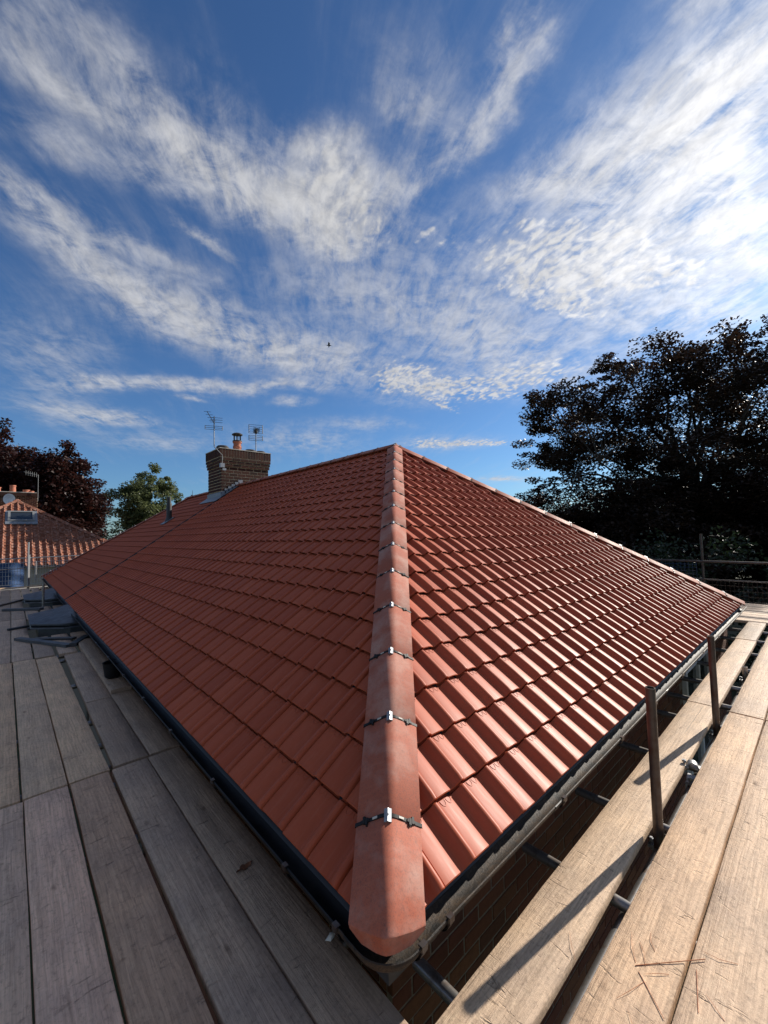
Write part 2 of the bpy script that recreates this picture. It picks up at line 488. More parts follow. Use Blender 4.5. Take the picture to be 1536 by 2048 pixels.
M['lead'] = m_simple('lead_flashing', (0.17, 0.19, 0.22), 0.5, 0.3, c2=(0.25, 0.27, 0.30), sc=7)
M['slate'] = m_simple('grey_bay_roofing', (0.06, 0.065, 0.075), 0.5, c2=(0.04, 0.043, 0.05), sc=9)
M['fascia'] = m_simple('dark_fascia_board', (0.045, 0.04, 0.038), 0.5, c2=(0.03, 0.028, 0.026), sc=14)
M['white'] = m_simple('white_paint', (0.72, 0.73, 0.74), 0.4, c2=(0.6, 0.61, 0.62), sc=10, bump=0.03)
M['alu'] = m_simple('aluminium', (0.55, 0.56, 0.57), 0.45, 0.7, c2=(0.4, 0.41, 0.42), sc=40, bump=0.03)
M['darkrod'] = m_simple('dark_aerial_rod', (0.06, 0.065, 0.07), 0.5, 0.4, sc=30, bump=0)
M['darkclay'] = m_simple('sooty_clay', (0.035, 0.028, 0.024), 0.7, c2=(0.02, 0.016, 0.014), sc=14)
M['pot'] = m_simple('chimney_pot_clay', (0.42, 0.15, 0.085), 0.8, c2=(0.30, 0.10, 0.06), sc=14)
M['render'] = m_simple('pebbledash_wall', (0.36, 0.33, 0.29), 0.95, c2=(0.25, 0.22, 0.19), sc=40, bump=0.5)
M['blue'] = m_simple('blue_sheeting', (0.008, 0.032, 0.10), 0.7, c2=(0.014, 0.055, 0.15), sc=6)
M['wire'] = m_simple('galvanised_wire', (0.40, 0.43, 0.46), 0.4, 0.6, sc=20, bump=0)
M['bird'] = m_simple('dark_feathers', (0.02, 0.02, 0.022), 0.7, sc=20)
M['needle'] = m_simple('dry_stalk', (0.45, 0.16, 0.06), 0.7, c2=(0.32, 0.12, 0.05), sc=60)
M['leafdry'] = m_simple('dry_leaf', (0.20, 0.075, 0.03), 0.6, c2=(0.10, 0.04, 0.02), sc=60)
M['pipe'] = m_simple('scaffold_steel', (0.26, 0.25, 0.24), 0.38, 0.75, c2=(0.14, 0.10, 0.08), sc=18, bump=0.15, lo=0.5, hi=0.7)
M['darkpipe'] = m_simple('worn_scaffold_steel', (0.085, 0.075, 0.07), 0.42, 0.55, c2=(0.06, 0.035, 0.024), sc=14, bump=0.15)
def m_glass():
    t = NT('window_glass')
    t.fin((0.02, 0.025, 0.03), 0.08, 0, 0.7)
    return t.m
M['glass'] = m_glass()

def m_gutter():
    t = NT('weathered_gutter')
    co = t.coord('Object', (5, 5, 5), rnd=False)
    n = t.noise(co, 2.2, 6, 0.65, 0.4)
    f = t.noise(co, 22, 5, 0.7)
    c = t.mix(t.ramp(n, 0.40, 0.58), (0.015, 0.014, 0.013), (0.055, 0.036, 0.022))
    c = t.mix(t.ramp(f, 0.5, 0.68, 0, 0.75), c, (0.05, 0.04, 0.035))
    c = t.mix(t.ramp(f, 0.5, 0.62, 0, 0.7), c, (0.012, 0.011, 0.010))
    t.bump(f, 0.7, 0.004)
    return t.fin(c, t.ramp(f, 0.3, 0.7, 0.5, 0.7), 0, 0.22)
M['gutter'] = m_gutter()

def m_wood():
    t = NT('scaffold_board_wood')
    oi = t.n('ShaderNodeObjectInfo')
    co = t.coord('Object', (1, 1, 1))
    # long grain
    g1 = t.noise(t.coord('Object', (0.9, 16, 6)), 3.0, 6, 0.6, 1.2)
    wv = t.n('ShaderNodeTexWave', wave_type='BANDS', bands_direction='Y')
    t.l(t.coord('Object', (0.55, 1, 1)), wv.inputs['Vector'])
    wv.inputs['Scale'].default_value = 17; wv.inputs['Distortion'].default_value = 5.5
    wv.inputs['Detail'].default_value = 3; wv.inputs['Detail Scale'].default_value = 0.6
    g2 = t.noise(t.coord('Object', (6, 260, 60)), 1.0, 3, 0.6)
    blot = t.noise(co, 2.6, 5, 0.6)
    fin = t.noise(co, 48, 6, 0.72)
    base = t.mix(t.ramp(blot, 0.35, 0.68), (0.66, 0.49, 0.345), (0.44, 0.34, 0.265))
    base = t.mix(t.ramp(g1, 0.42, 0.70, 0, 0.62), base, (0.26, 0.19, 0.135))
    base = t.mix(t.ramp(wv.outputs['Fac'], 0.62, 1.0, 0, 0.22), base, (0.22, 0.155, 0.11))
    base = t.mix(t.ramp(g2, 0.50, 0.75, 0, 0.4), base, (0.24, 0.18, 0.135))
    base = t.mix(t.ramp(fin, 0.52, 0.72, 0, 0.62), base, (0.15, 0.11, 0.08))
    hi = t.noise(t.coord('Object', (22, 34, 10)), 1.0, 6, 0.75, 0.5)
    base = t.mix(t.ramp(hi, 0.5, 0.72, 0, 0.5), base, (0.62, 0.50, 0.37))
    # knots
    vo = t.n('ShaderNodeTexVoronoi'); t.l(t.coord('Object', (2.4, 7.5, 1)), vo.inputs['Vector']); vo.inputs['Scale'].default_value = 1.0
    kn = t.ramp(vo.outputs['Distance'], 0.055, 0.11, 1.0, 0.0)
    knm = t.math('MULTIPLY', kn, t.ramp(t.noise(t.coord('Object', (3, 3, 3)), 2.0, 2), 0.46, 0.54), clamp=True)
    base = t.mix(t.math('MULTIPLY', knm, 0.6), base, (0.13, 0.075, 0.045))
    # cross marks: dents and splits left by boots and fittings, running across the board
    d1 = t.noise(t.coord('Object', (26, 6.5, 1)), 1.0, 4, 0.62, 1.2)
    d1m = t.math('MULTIPLY', t.ramp(d1, 0.60, 0.69), t.ramp(t.noise(co, 4.3, 3), 0.44, 0.58), clamp=True)
    base = t.mix(t.math('MULTIPLY', d1m, 0.5), base, (0.10, 0.07, 0.05))
    d2 = t.noise(t.coord('Object', (9, 60, 1)), 1.0, 4, 0.65, 0.8)
    base = t.mix(t.ramp(d2, 0.62, 0.74, 0, 0.45), base, (0.13, 0.095, 0.075))
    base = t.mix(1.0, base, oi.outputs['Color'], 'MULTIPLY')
    h = t.math('ADD', t.math('MULTIPLY', g2, 0.5), t.math('ADD', t.math('MULTIPLY', fin, 0.6), t.math('MULTIPLY', g1, 0.8)))
    h = t.math('SUBTRACT', h, t.math('MULTIPLY', d1m, 1.6))
    t.bump(h, 0.8, 0.006)
    return t.fin(base, 0.72, 0, 0.35)
M['wood'] = m_wood()

def m_leaf(name, c1, c2, trans=0.35):
    t = NT(name)
    ge = t.n('ShaderNodeNewGeometry')
    col = t.mix(ge.outputs['Random Per Island'], c1, c2)
    t.fin(col, 0.5, 0, 0.35)
    tr = t.n('ShaderNodeBsdfTranslucent'); t.l(col, tr.inputs[0])
    mx = t.n('ShaderNodeMixShader'); mx.inputs[0].default_value = trans
    t.l(t.b.outputs[0], mx.inputs[1]); t.l(tr.outputs[0], mx.inputs[2]); t.l(mx.outputs[0], t.out.inputs[0])
    return t.m
M['leaf_copper'] = m_leaf('copper_beech_leaf', (0.050, 0.016, 0.012), (0.018, 0.009, 0.009))
M['leaf_beech'] = m_leaf('dark_beech_leaf', (0.038, 0.019, 0.010), (0.016, 0.011, 0.008), 0.3)
M['leaf_green'] = m_leaf('pale_green_leaf', (0.15, 0.17, 0.075), (0.08, 0.10, 0.04), 0.45)
M['leaf_dark'] = m_leaf('dark_green_leaf', (0.028, 0.045, 0.018), (0.015, 0.026, 0.012), 0.3)
M['bark'] = m_simple('bark', (0.06, 0.048, 0.038), 0.9, c2=(0.03, 0.025, 0.02), sc=8, bump=0.5)
M['ground'] = m_simple('ground_soil_grass', (0.05, 0.07, 0.028), 0.95, c2=(0.09, 0.075, 0.05), sc=0.8, bump=0.3)

# ------------------------------------------------------------------ the ground
GZ = -2.75
g = mesh('ground', [(-600,-600,GZ),(600,-600,GZ),(600,600,GZ),(-600,600,GZ)], [(0,1,2,3)], [M['ground']])
tag(link('ground', g), kind='structure')

# ------------------------------------------------------------------ the house
PITCH = 0.6117
CP, SP, TP = math.cos(PITCH), math.sin(PITCH), math.tan(PITCH)
LB, LA = 7.97, 18.83
HR = LB / 2                       # plan distance eave to ridge
GAUGE = 0.2388
TBASE = 0.062                     # tile base plane below the plane through the tile noses
YM = 10.40                        # line of the party wall

house = tag(empty('brick_house', (HR, LA / 2, GZ)), 'brick bungalow pair with a new red pantiled hipped roof, in front of the camera', 'house')

# solid roof body under the tiles (four slopes), lowered so the tiles lie on it
o_ = 0.062 / CP
def rz(x, y): return min(x, y, LB - x, LA - y) * TP
rb = [(0.05,0.05),(LB-0.05,0.05),(LB-0.05,LA-0.05),(0.05,LA-0.05),(HR,HR),(HR,LA-HR)]
rv = [(x, y, rz(x, y) - o_ - 0.004) for x, y in rb]
rv += [(0.05,0.05,-0.16),(LB-0.05,0.05,-0.16),(LB-0.05,LA-0.05,-0.16),(0.05,LA-0.05,-0.16)]
rm = mesh('roof', rv, [(0,1,4),(1,2,5,4),(2,3,5),(3,0,4,5),(0,6,7,1),(1,7,8,2),(2,8,9,3),(3,9,6,0),(6,9,8,7)], [M['felt']])
roof = link('roof', rm, house, Matrix.Identity(4))

def tile_profile(w, fine=True):
    P = [(0,.008),(.008,.011),(.024,.0320),(.10,.032),(.30,.0265),(.45,.0195),(.52,.014),(.575,.0095),(.63,.009),(.69,.015),(.75,.028),(.80,.039),(.845,.046),(.89,.049),(.93,.0485),(.965,.045),(.982,.040),(.992,.010)]
    if not fine:
        P = [P[i] for i in (0,2,4,6,8,10,13,15,17)]
    return [(u * w, h) for u, h in P]

def tile_geo(w, g, fine=True, flat=False, lift=0.023, th=0.014, crescents=True, lap=0.035):
    """verts in (u, v, n): u across, v up the slope, n out of the roof"""
    P = tile_profile(w, fine)
    if flat:
        P = [(0,.012),(w*.5,.012),(w*.985,.012),(w,.006)]; lift = 0.012
    if fine:
        rows = [(0.016,'b'),(0.000,'f'),(0.0035,'t'),(0.03,'t'),(0.10,'t'),(g - 0.008,'t'),(g - 0.001,'d'),(g + lap,'d')]
    else:
        rows = [(0.000,'b'),(0.000,'t'),(g + lap,'t')]
    vs = []
    for v, k in rows:
        lf = lift * (1 - v / g)
        sc = 1.0
        if v < 0.04 and not flat: sc = 0.88 + 0.12 * (v / 0.04)
        for u, h in P:
            hh = h * sc if h > .03 else h
            if k == 'd': hh -= 0.013
            if k == 'b': hh -= th
            if k == 'f': hh -= 0.0045
            vs.append((u, v, hh + lf))
    n = len(P); fs = []
    for r in range(len(rows) - 1):
        for i in range(n - 1):
            a = r * n + i
            fs.append((a, a + 1, a + n + 1, a + n))
    # underside return at the nose so the thickness shows
    b = len(vs)
    for u, h in P: vs.append((u, 0.045, h - th + lift * 0.87))
    for i in range(n - 1): fs.append((i, b + i, b + i + 1, i + 1))
    if crescents and fine and not flat:
        # two thumbnail shaped interlock ribs at the head of each tile
        for uc in (0.17, 0.385):
            c0 = len(vs); m = 9
            hc = np.interp(uc * w, [p[0] for p in P], [p[1] for p in P])
            vc = g - 0.010; ru, rv_ = 0.082 * w / .2, 0.028
            ru = 0.0175
            for (k, dz) in ((1.0, -0.001), (0.96, 0.0018), (0.84, 0.0018), (0.80, 0.0002), (0.0, 0.0002)):
                for i in range(m):
                    an = math.pi + math.pi * i / (m - 1)
                    uu = uc * w + ru * k * math.cos(an); vv = vc + rv_ * k * math.sin(an)
                    h = np.interp(uu, [p[0] for p in P], [p[1] for p in P]) + lift * (1 - vv / g)
                    vs.append((uu, vv, h + dz))
            for r in range(4):
                for i in range(m - 1):
                    a = c0 + r * m + i
                    fs.append((a, a + m, a + m + 1, a + 1))
    return [tuple(map(float, v)) for v in vs], fs

FACES = {
    'R': dict(u=Vector((1,0,0)),  v=Vector((0,CP,SP)), n=Vector((0,-SP,CP)), w=0.1945, ph=0.881),
    'L': dict(u=Vector((0,-1,0)), v=Vector((CP,0,SP)), n=Vector((-SP,0,CP)), w=0.2018, ph=1.888),
}
fine_v, fine_f = {}, {}
shared = {}
recs = []        # (distance, face, matrix, key, clip planes)
campos = cam.location
def frame(fc, org):
    f = FACES[fc]
    return Matrix(((f['u'].x, f['v'].x, f['n'].x, org.x), (f['u'].y, f['v'].y, f['n'].y, org.y), (f['u'].z, f['v'].z, f['n'].z, org.z), (0,0,0,1)))
SL = HR / CP
ncourse = int(SL / GAUGE) + 1
for fc in 'RL':
    f = FACES[fc]; w = f['w']
    tot = LB if fc == 'R' else LA
    for k in range(ncourse):
        v0 = k * GAUGE
        i0 = -int(tot / w) - 40
        for i in range(i0, -i0):
            if fc == 'R': x0 = f['ph'] + i * w; x1 = x0 + w
            else: x0 = f['ph'] + i * w; x1 = x0 - w      # u runs towards -y
            lo, hi = min(x0, x1), max(x0, x1)
            d0 = v0 * CP; d1 = min((v0 + GAUGE + .035) * CP, HR)
            if hi <= d0 or lo >= tot - d0: continue
            flat = fc == 'L' and (lo + hi) / 2 > YM
            if flat: continue
            org = (Vector((x0, 0, 0)) if fc == 'R' else Vector((0, x0, 0))) + f['v'] * v0 - f['n'] * TBASE
            clip = []
            if lo < d1 + .01: clip.append('a')
            if hi > tot - d1 - .01: clip.append('b')
            if d1 > HR - 0.05: clip.append('r')
            if fc == 'L' and hi > YM - .01: clip.append('m')
            c = org + f['u'] * w * .5 + f['v'] * GAUGE * .5
            dist = (c - campos).length
            recs.append((dist, fc, org, tuple(clip)))
recs.sort(key=lambda r: r[0])

def clip_geo(vs, fs, planes, smooth=True):
    bm = bmesh.new()
    bv = [bm.verts.new(v) for v in vs]
    for f in fs:
        try: bm.faces.new([bv[i] for i in f])
        except ValueError: pass
    for co, no in planes:
        geom = bm.verts[:] + bm.edges[:] + bm.faces[:]
        bmesh.ops.bisect_plane(bm, geom=geom, plane_co=co, plane_no=no, clear_outer=True)
    bm.verts.ensure_lookup_table()
    bm.verts.index_update()
    V = [tuple(v.co) for v in bm.verts]; F = [tuple(v.index for v in f.verts) for f in bm.faces]
    bm.free()
    return V, F

def planes_for(fc, clip):
    P = []
    for c in clip:
        if c == 'a': P.append((Vector((0,0,0)), Vector((-1,1,0)) if fc == 'R' else Vector((1,-1,0))))
        if c == 'b': P.append((Vector((LB,0,0)), Vector((1,1,0))) if fc == 'R' else (Vector((0,LA,0)), Vector((1,1,0))))
        if c == 'r': P.append((Vector((0,HR-.02,0)), Vector((0,1,0))) if fc == 'R' else (Vector((HR-.02,0,0)), Vector((1,0,0))))
        if c == 'm': P.append((Vector((0,YM-.012,0)), Vector((0,1,0))))
    return P

def add_tiles():
    NEAR = 300
    sv, sf, off = [], [], 0
    for fc in 'RL':
        w = FACES[fc]['w']
        shared[fc] = tile_geo(w, GAUGE, True)
        shared[fc + 's'] = tile_geo(w, GAUGE, True, crescents=(fc == 'R'))
        me = mesh('roof_tile', *shared[fc], [M['tile']], 38)
        shared[fc + 'm'] = me
    cnt = 0
    for dist, fc, org, clip in recs:
        mt = frame(fc, org)
        jit = Matrix.Rotation(rng.normal(0, 0.0022), 4, 'Z') @ Matrix.Rotation(rng.normal(0, 0.0028), 4, 'X') @ Matrix.Rotation(rng.normal(0, 0.002), 4, 'Y')
        mt = mt @ Matrix.Translation((0, rng.normal(0, 0.0012), rng.normal(0, 0.0006))) @ jit
        if cnt < NEAR:
            if clip:
                im = mt.inverted()
                pl = [(im @ co, (im.to_3x3() @ no)) for co, no in planes_for(fc, clip)]
                V, F = clip_geo(*shared[fc], pl)
                if not F: continue
                me = mesh('roof_tile', V, F, [M['tile']], 38)
            else:
                me = shared[fc + 'm']
            link('roof_tile', me, roof, mt)
            cnt += 1
        else:
            V, F = shared[fc + 's']
            if clip:
                im = mt.inverted()
                pl = [(im @ co, (im.to_3x3() @ no)) for co, no in planes_for(fc, clip)]
                V, F = clip_geo(V, F, pl)
                if not F: continue
            A = np.array(V); mm = np.array(mt)
            sv.append(A @ mm[:3, :3].T + mm[:3, 3])
            sf += [tuple(i + off for i in f) for f in F]
            off += len(V)
    me = bpy.data.meshes.new('roof_tile_field')
    me.from_pydata(np.concatenate(sv).tolist(), [], sf)
    me.materials.append(M['tile']); me.update()
    me.polygons.foreach_set('use_smooth', np.ones(len(me.polygons), dtype=bool)); me.set_sharp_from_angle(angle=R(38))
    tag(link('roof_tile_field', me, roof, Matrix.Identity(4)), kind='stuff')
    # flat tiles of the far half
    sv, sf, off = [], [], 0
    fw = 0.30
    f = FACES['L']
    V0, F0 = tile_geo(fw, GAUGE, True, flat=True)
    for k in range(ncourse):
        for i in range(int(LA / fw) + 2):
            y0 = YM + (i + 1) * fw + (fw / 2 if k % 2 else 0) - fw / 2
            if y0 - fw > LA - k * GAUGE * CP: continue
            org = Vector((0, y0, 0)) + f['v'] * (k * GAUGE) - f['n'] * 0.03
            mt = frame('L', org); im = mt.inverted()
            clip = []
            if y0 > LA - (k + 1.2) * GAUGE * CP: clip.append('b')
            if (k + 1.2) * GAUGE * CP > HR - .02: clip.append('r')
            pl = [(im @ co, (im.to_3x3() @ no)) for co, no in planes_for('L', clip)]
            if y0 - fw < YM + .012: pl.append((im @ Vector((0, YM + .012, 0)), im.to_3x3() @ Vector((0,-1,0))))
            V, F = clip_geo(V0, F0, pl) if pl else (V0, F0)
            if not F: continue
            A = np.array(V); mm = np.array(mt)
            sv.append(A @ mm[:3, :3].T + mm[:3, 3]); sf += [tuple(j + off for j in ff) for ff in F]; off += len(V)
    me = bpy.data.meshes.new('flat_tile_field')
    me.from_pydata(np.concatenate(sv).tolist(), [], sf)
    me.materials.append(M['flattile']); me.update()
    tag(link('flat_tile_field', me, roof, Matrix.Identity(4)), kind='stuff')
    # channel between the two halves of the roof
    m = MB()
    a, b = Vector((-0.01, YM, 0)), Vector((HR, YM, HR * TP))
    fr = frame('L', a - FACES['L']['n'] * 0.035)
    m.box((-0.03, 0, 0), (0.03, SL, 0.008), 0, fr)
    m.box((-0.019, 0, 0), (-0.014, SL, 0.026), 0, fr); m.box((0.014, 0, 0), (0.019, SL, 0.026), 0, fr)
    m.build('bonding_gutter', M['felt'], roof)
add_tiles()

# ---- hip and ridge tiles
def cap_section(hw, drop, rad=0.022):
    pts = []
    sl = drop / hw
    xs = [-hw, -hw * .66, -rad * 1.5, -rad, -rad * .5, 0, rad * .5, rad, rad * 1.5, hw * .66, hw]
    for x in xs:
        ax = abs(x)
        if ax < rad * 1.5:
            z = -sl * (ax * ax) / (3.0 * rad)
        else:
            z = -sl * (ax - 0.75 * rad)
        pts.append((x, z))
    return pts
def cap_mesh(name, L, hw, drop, mat, th=0.016, closed=False):
    S = cap_section(hw, drop); n = len(S)
    vs, fs = [], []
    rows = [(0.0, -0.003), (0.004, 0.0), (L - 0.004, 0.0), (L, -0.003)]
    for a, dz in rows:
        for b, c in S: vs.append((a + (0.060 * (abs(b) / hw) ** 1.4 if closed and a < .1 else 0), b, c + dz))
    for r in range(3):
        for i in range(n - 1):
            q = r * n + i; fs.append((q, q + n, q + n + 1, q + 1))
    k = len(vs)
    for a in (0.0, L):
        for b, c in S: vs.append((a + (0.060 * (abs(b) / hw) ** 1.4 if closed and a < .1 else 0), b * (1 - th / hw), c - th))
    for i in range(n - 1):
        fs.append((i, i + 1, k + i + 1, k + i))
        fs.append((3 * n + i + 1, 3 * n + i, k + n + i, k + n + i + 1))
        fs.append((k + i, k + i + 1, k + n + i + 1, k + n + i))
    fs.append((0, k, k + n, 3 * n)); fs.append((n - 1, 4 * n - 1, k + 2 * n - 1, k + n - 1))
    if closed:
        q = len(vs)
        for b, c in S: vs.append((0.060 * (abs(b) / hw) ** 1.4, b, c - 0.003))
        for b, c in S:
            h = 0.016 + 0.042 * max(0.0, 1 - (b / hw) ** 2) ** .6
            vs.append((0.060 * (abs(b) / hw) ** 1.4 - .445 * h * .8, b * .97, c - .003 - .896 * h))
        for i in range(n - 1): fs.append((q + i + 1, q + i, q + n + i, q + n + i + 1))
    return mesh(name, vs, fs, [mat], 40)

def clip_mesh(hw, drop):
    """dry-fix union: thin strap over the joint, bent galvanised plate on the crown and a connector each side"""
    m = MB(); sl = drop / hw
    def z(b): 
        ab = abs(b); rad = .022
        return -sl * ab * ab / (3 * rad) if ab < rad * 1.5 else -sl * (ab - .75 * rad)
    bs = [i * hw * 1.04 / 9 for i in range(-9, 10)]
    vs = []
    for b in bs:
        for a in (-0.0065, 0.0065):
            vs.append((a, b, z(b) + 0.0035)); vs.append((a, b, z(b) - 0.004))
    fs = []
    for i in range(len(bs) - 1):
        q = i * 4
        fs += [(q, q + 2, q + 6, q + 4), (q, q + 4, q + 5, q + 1), (q + 2, q + 3, q + 7, q + 6)]
    m.add(vs, fs, 0)
    # crown plate
    pv = []
    for b, dz in ((-0.0155, -0.002), (-0.0145, 0.0045), (-0.005, 0.0065), (0, 0.0105), (0.005, 0.0065), (0.0145, 0.0045), (0.0155, -0.002)):
        for a in (-0.026, 0.022): pv.append((a, b, z(b) + dz))
    m.add(pv, [(i*2, i*2+1, i*2+3, i*2+2) for i in range(6)] + [tuple(range(0, 14, 2))[::-1], tuple(range(1, 14, 2))], 1)
    m.tube((-0.003, 0, 0.006), (-0.003, 0, 0.013), 0.004, 8, 1)
    for s in (-1, 1):
        for (a0, a1, b0, b1, h) in ((-0.015, 0.009, .078, .089, .008), (-0.009, 0.016, .088, .098, .009), (-0.0055, 0.0055, .070, .106, .007), (-0.020, -0.013, .080, .085, .006)):
            bl = sorted((s * b0, s * b1)); bc = s * (b0 + b1) / 2
            ang = math.atan(sl) * (-s)
            mt = Matrix.Translation((0, bc, z(bc))) @ Matrix.Rotation(ang, 4, 'X')
            hb = (b1 - b0) / 2
            m.box((a0, -hb, -0.003), (a1, hb, h), 0, mt)
        bc = s * 0.050 ; mt = Matrix.Translation((0, bc, z(bc))) @ Matrix.Rotation(math.atan(sl) * (-s), 4, 'X')
        m.box((-0.004, -0.011, 0.003), (0.004, 0.011, 0.0052), 2, mt)
    return mesh('hip_clip', m.v, m.f, [M['plastic'], M['galv'], M['flaunch']], 30, m.m)

def line_frame(p, d, side):
    d = d.normalized(); side = side.normalized(); n = d.cross(side).normalized()
    if n.z < 0: side = -side; n = -n
    return Matrix(((d.x, side.x, n.x, p.x), (d.y, side.y, n.y, p.y), (d.z, side.z, n.z, p.z), (0, 0, 0, 1)))
HW, HD = 0.128, 0.078
hc = clip_mesh(HW, HD)
capm = cap_mesh('hip_tile', 0.4465, HW, HD, M['hip'])
capend = cap_mesh('hip_tile', 0.352, HW, HD, M['hip'], closed=True)
hip_len = HR * math.sqrt(2 + TP * TP)
def run_hip(corner, dx, dy, near=False):
    d = Vector((dx, dy, TP)); side = Vector((-dy, dx, 0))
    if side.cross(d).z > 0: pass
    p0 = Vector((corner[0], corner[1], 0.037)); du = d.normalized()
    s = -0.018
    link('hip_tile', capend, roof, line_frame(p0 + du * s, d, side))
    s = 0.336; k = 0
    while s < hip_len - 0.05:
        L = min(0.45, hip_len - s)
        jt = Matrix.Rotation(rng.normal(0, .004), 4, 'Z') @ Matrix.Rotation(rng.normal(0, .006), 4, 'X')
        me = capm if L > 0.44 else cap_mesh('hip_tile', L - .003, HW, HD, M['hip'])
        link('hip_tile', me, roof, line_frame(p0 + du * (s + .0018), d, side) @ jt)
        link('hip_clip', hc, roof, line_frame(p0 + du * s, d, side))
        s += 0.45; k += 1
run_hip((0, 0), 1, 1)
run_hip((LB, 0), -1, 1)
run_hip((0, LA), 1, -1)
RW, RD = 0.12, 0.088
rcap = cap_mesh('ridge_tile', 0.4465, RW, RD, M['hip'])
rclip = clip_mesh(RW, RD)
y = HR - 0.02
zr = HR * TP + 0.03
while y < LA - HR:
    link('ridge_tile', rcap, roof, line_frame(Vector((HR, y, zr)), Vector((0, 1, 0)), Vector((1, 0, 0))))
    link('hip_clip', rclip, roof, line_frame(Vector((HR, y, zr)), Vector((0, 1, 0)), Vector((1, 0, 0))))
    y += 0.45
# dark hip roll under the caps
for (cx, cy, dx, dy) in ((0, 0, 1, 1), (LB, 0, -1, 1), (0, LA, 1, -1)):
    fr = line_frame(Vector((cx, cy, 0.037)), Vector((dx, dy, TP)), Vector((-dy, dx, 0)))
    m = MB(); m.box((0.16, -0.10, -0.09), (hip_len, 0.10, -0.062), 0, fr); m.build('hip_roll', M['felt'], roof)

# ---- vent pipe on the far half
vx, vy = 2.62, 12.4
vz = vx * TP - 0.05
m = MB()
m.lathe([(0.075, -0.05), (0.075, 0.52), (0.07, 0.56)], (vx, vy, vz), 16)
m.lathe([(0.052, 0.5), (0.052, 0.74)], (vx, vy, vz), 16)
m.lathe([(0.13, -0.06), (0.12, 0.0), (0.085, 0.12), (0.078, 0.12)], (vx, vy, vz), 16)
m.build('vent_pipe', M['felt'], house)
fr = frame('L', Vector((vx - .2, vy + .18, (vx - .2) * TP)) + FACES['L']['n'] * 0.004)
MB().box((0, 0, 0), (0.36, 0.36, 0.012), 0, fr).build('vent_flashing', M['lead'], house)

# ---- gutters
def sweep(name, path, sec, mat, parent, smooth=40):
    """sec: list of (outward offset, z); path: plan points; outward = to the left of travel"""
    vs, fs = [], []
    n = len(sec)
    for i, p in enumerate(path):
        a = path[max(i - 1, 0)]; b = path[min(i + 1, len(path) - 1)]
        d = Vector((b[0] - a[0], b[1] - a[1])).normalized()
        nr = Vector((d.y, -d.x))
        # mitre correction
        if 0 < i < len(path) - 1:
            d1 = Vector((p[0] - a[0], p[1] - a[1])).normalized()
            k = 1.0 / max(d1.dot(d), 0.5)
        else: k = 1.0
        for o, z in sec: vs.append((p[0] + nr.x * o * k, p[1] + nr.y * o * k, z))
    for i in range(len(path) - 1):
        for j in range(n - 1):
            q = i * n + j; fs.append((q, q + 1, q + n + 1, q + n))
    me = mesh(name, vs, fs, [mat], smooth)
    return link(name, me, parent, Matrix.Identity(4))
gr, gz = 0.054, -0.052
def gutter_sec(r, z0, t=0.0025):
    S = []
    S += [(r + 0.004, z0 - .006), (r + 0.004, z0 + 0.002), (r, z0 + 0.004), (r - 0.003, z0 - 0.002)]
    for i in range(1, 12):
        a = math.pi * i / 12
        S.append(((r - t) * math.cos(a), z0 - (r - t) * math.sin(a)))
    S += [(-(r - t), z0 + 0.006), (-r, z0 + 0.006)]
    for i in range(11, 0, -1):
        a = math.pi * i / 12
        S.append((r * math.cos(a), z0 - r * math.sin(a)))
    S += [(r, z0 - .006), (r + 0.004, z0 - .006)]
    return S
GC = 0.008                       # gutter centre line in plan, measured inwards from the tile edge
sec = gutter_sec(gr, gz)
sec_in = sec
rad = 0.075
arc = [(GC + rad - rad * math.cos(a), GC + rad - rad * math.sin(a)) for a in [math.pi / 2 * i / 8 for i in range(9)]]
sweep('gutter', [(GC, LA), (GC, 9.0), (GC, 4.5), (GC, 0.16)], sec, M['plastic'], house)
sweep('gutter', [(0.16, GC), (2.0, GC), (4.0, GC), (6.0, GC), (LB, GC)], sec, M['gutter'], house)
sec2 = gutter_sec(gr + 0.0025, gz + 0.001, 0.003)
sweep('gutter_corner', [(GC, 0.19)] + arc + [(0.19, GC)], sec2, M['gutter'], house)
sweep('gutter_union', [(1.06, GC), (1.12, GC)], sec2, M['plastic'], house)
sweep('gutter_union', [(3.05, GC), (3.11, GC)], sec2, M['plastic'], house)
sweep('gutter_union', [(GC, 2.03), (GC, 1.97)], sec2, M['plastic'], house)
bsec = [(gr + .012, gz - .012), (gr + .012, gz + .009), (gr - .006, gz + .009), (gr - .006, gz + .004), (gr + .006, gz + .004)] + [((gr + .006) * math.cos(math.pi * i / 10), gz - (gr + .006) * math.sin(math.pi * i / 10)) for i in range(1, 11)] + [(-gr - .02, gz + .02)]
bsec2 = bsec + [(-gr - .02, gz - .02)] + [((gr + .0095) * math.cos(math.pi * i / 10), gz - (gr + .0095) * math.sin(math.pi * i / 10)) for i in range(9, 0, -1)]
for x in (0.116, 0.256, 1.158, 1.997, 2.75, 3.6, 4.5, 5.4, 6.3, 7.2):
    sweep('gutter_bracket', [(x - .013, GC), (x + .013, GC)], bsec2, M['darkpipe'], house)
for yy in (0.2, 0.55, 1.35, 2.15, 2.95, 3.75, 4.6, 5.5, 6.4, 7.3):
    sweep('gutter_bracket', [(GC, yy + .013), (GC, yy - .013)], bsec2, M['darkpipe'], house)
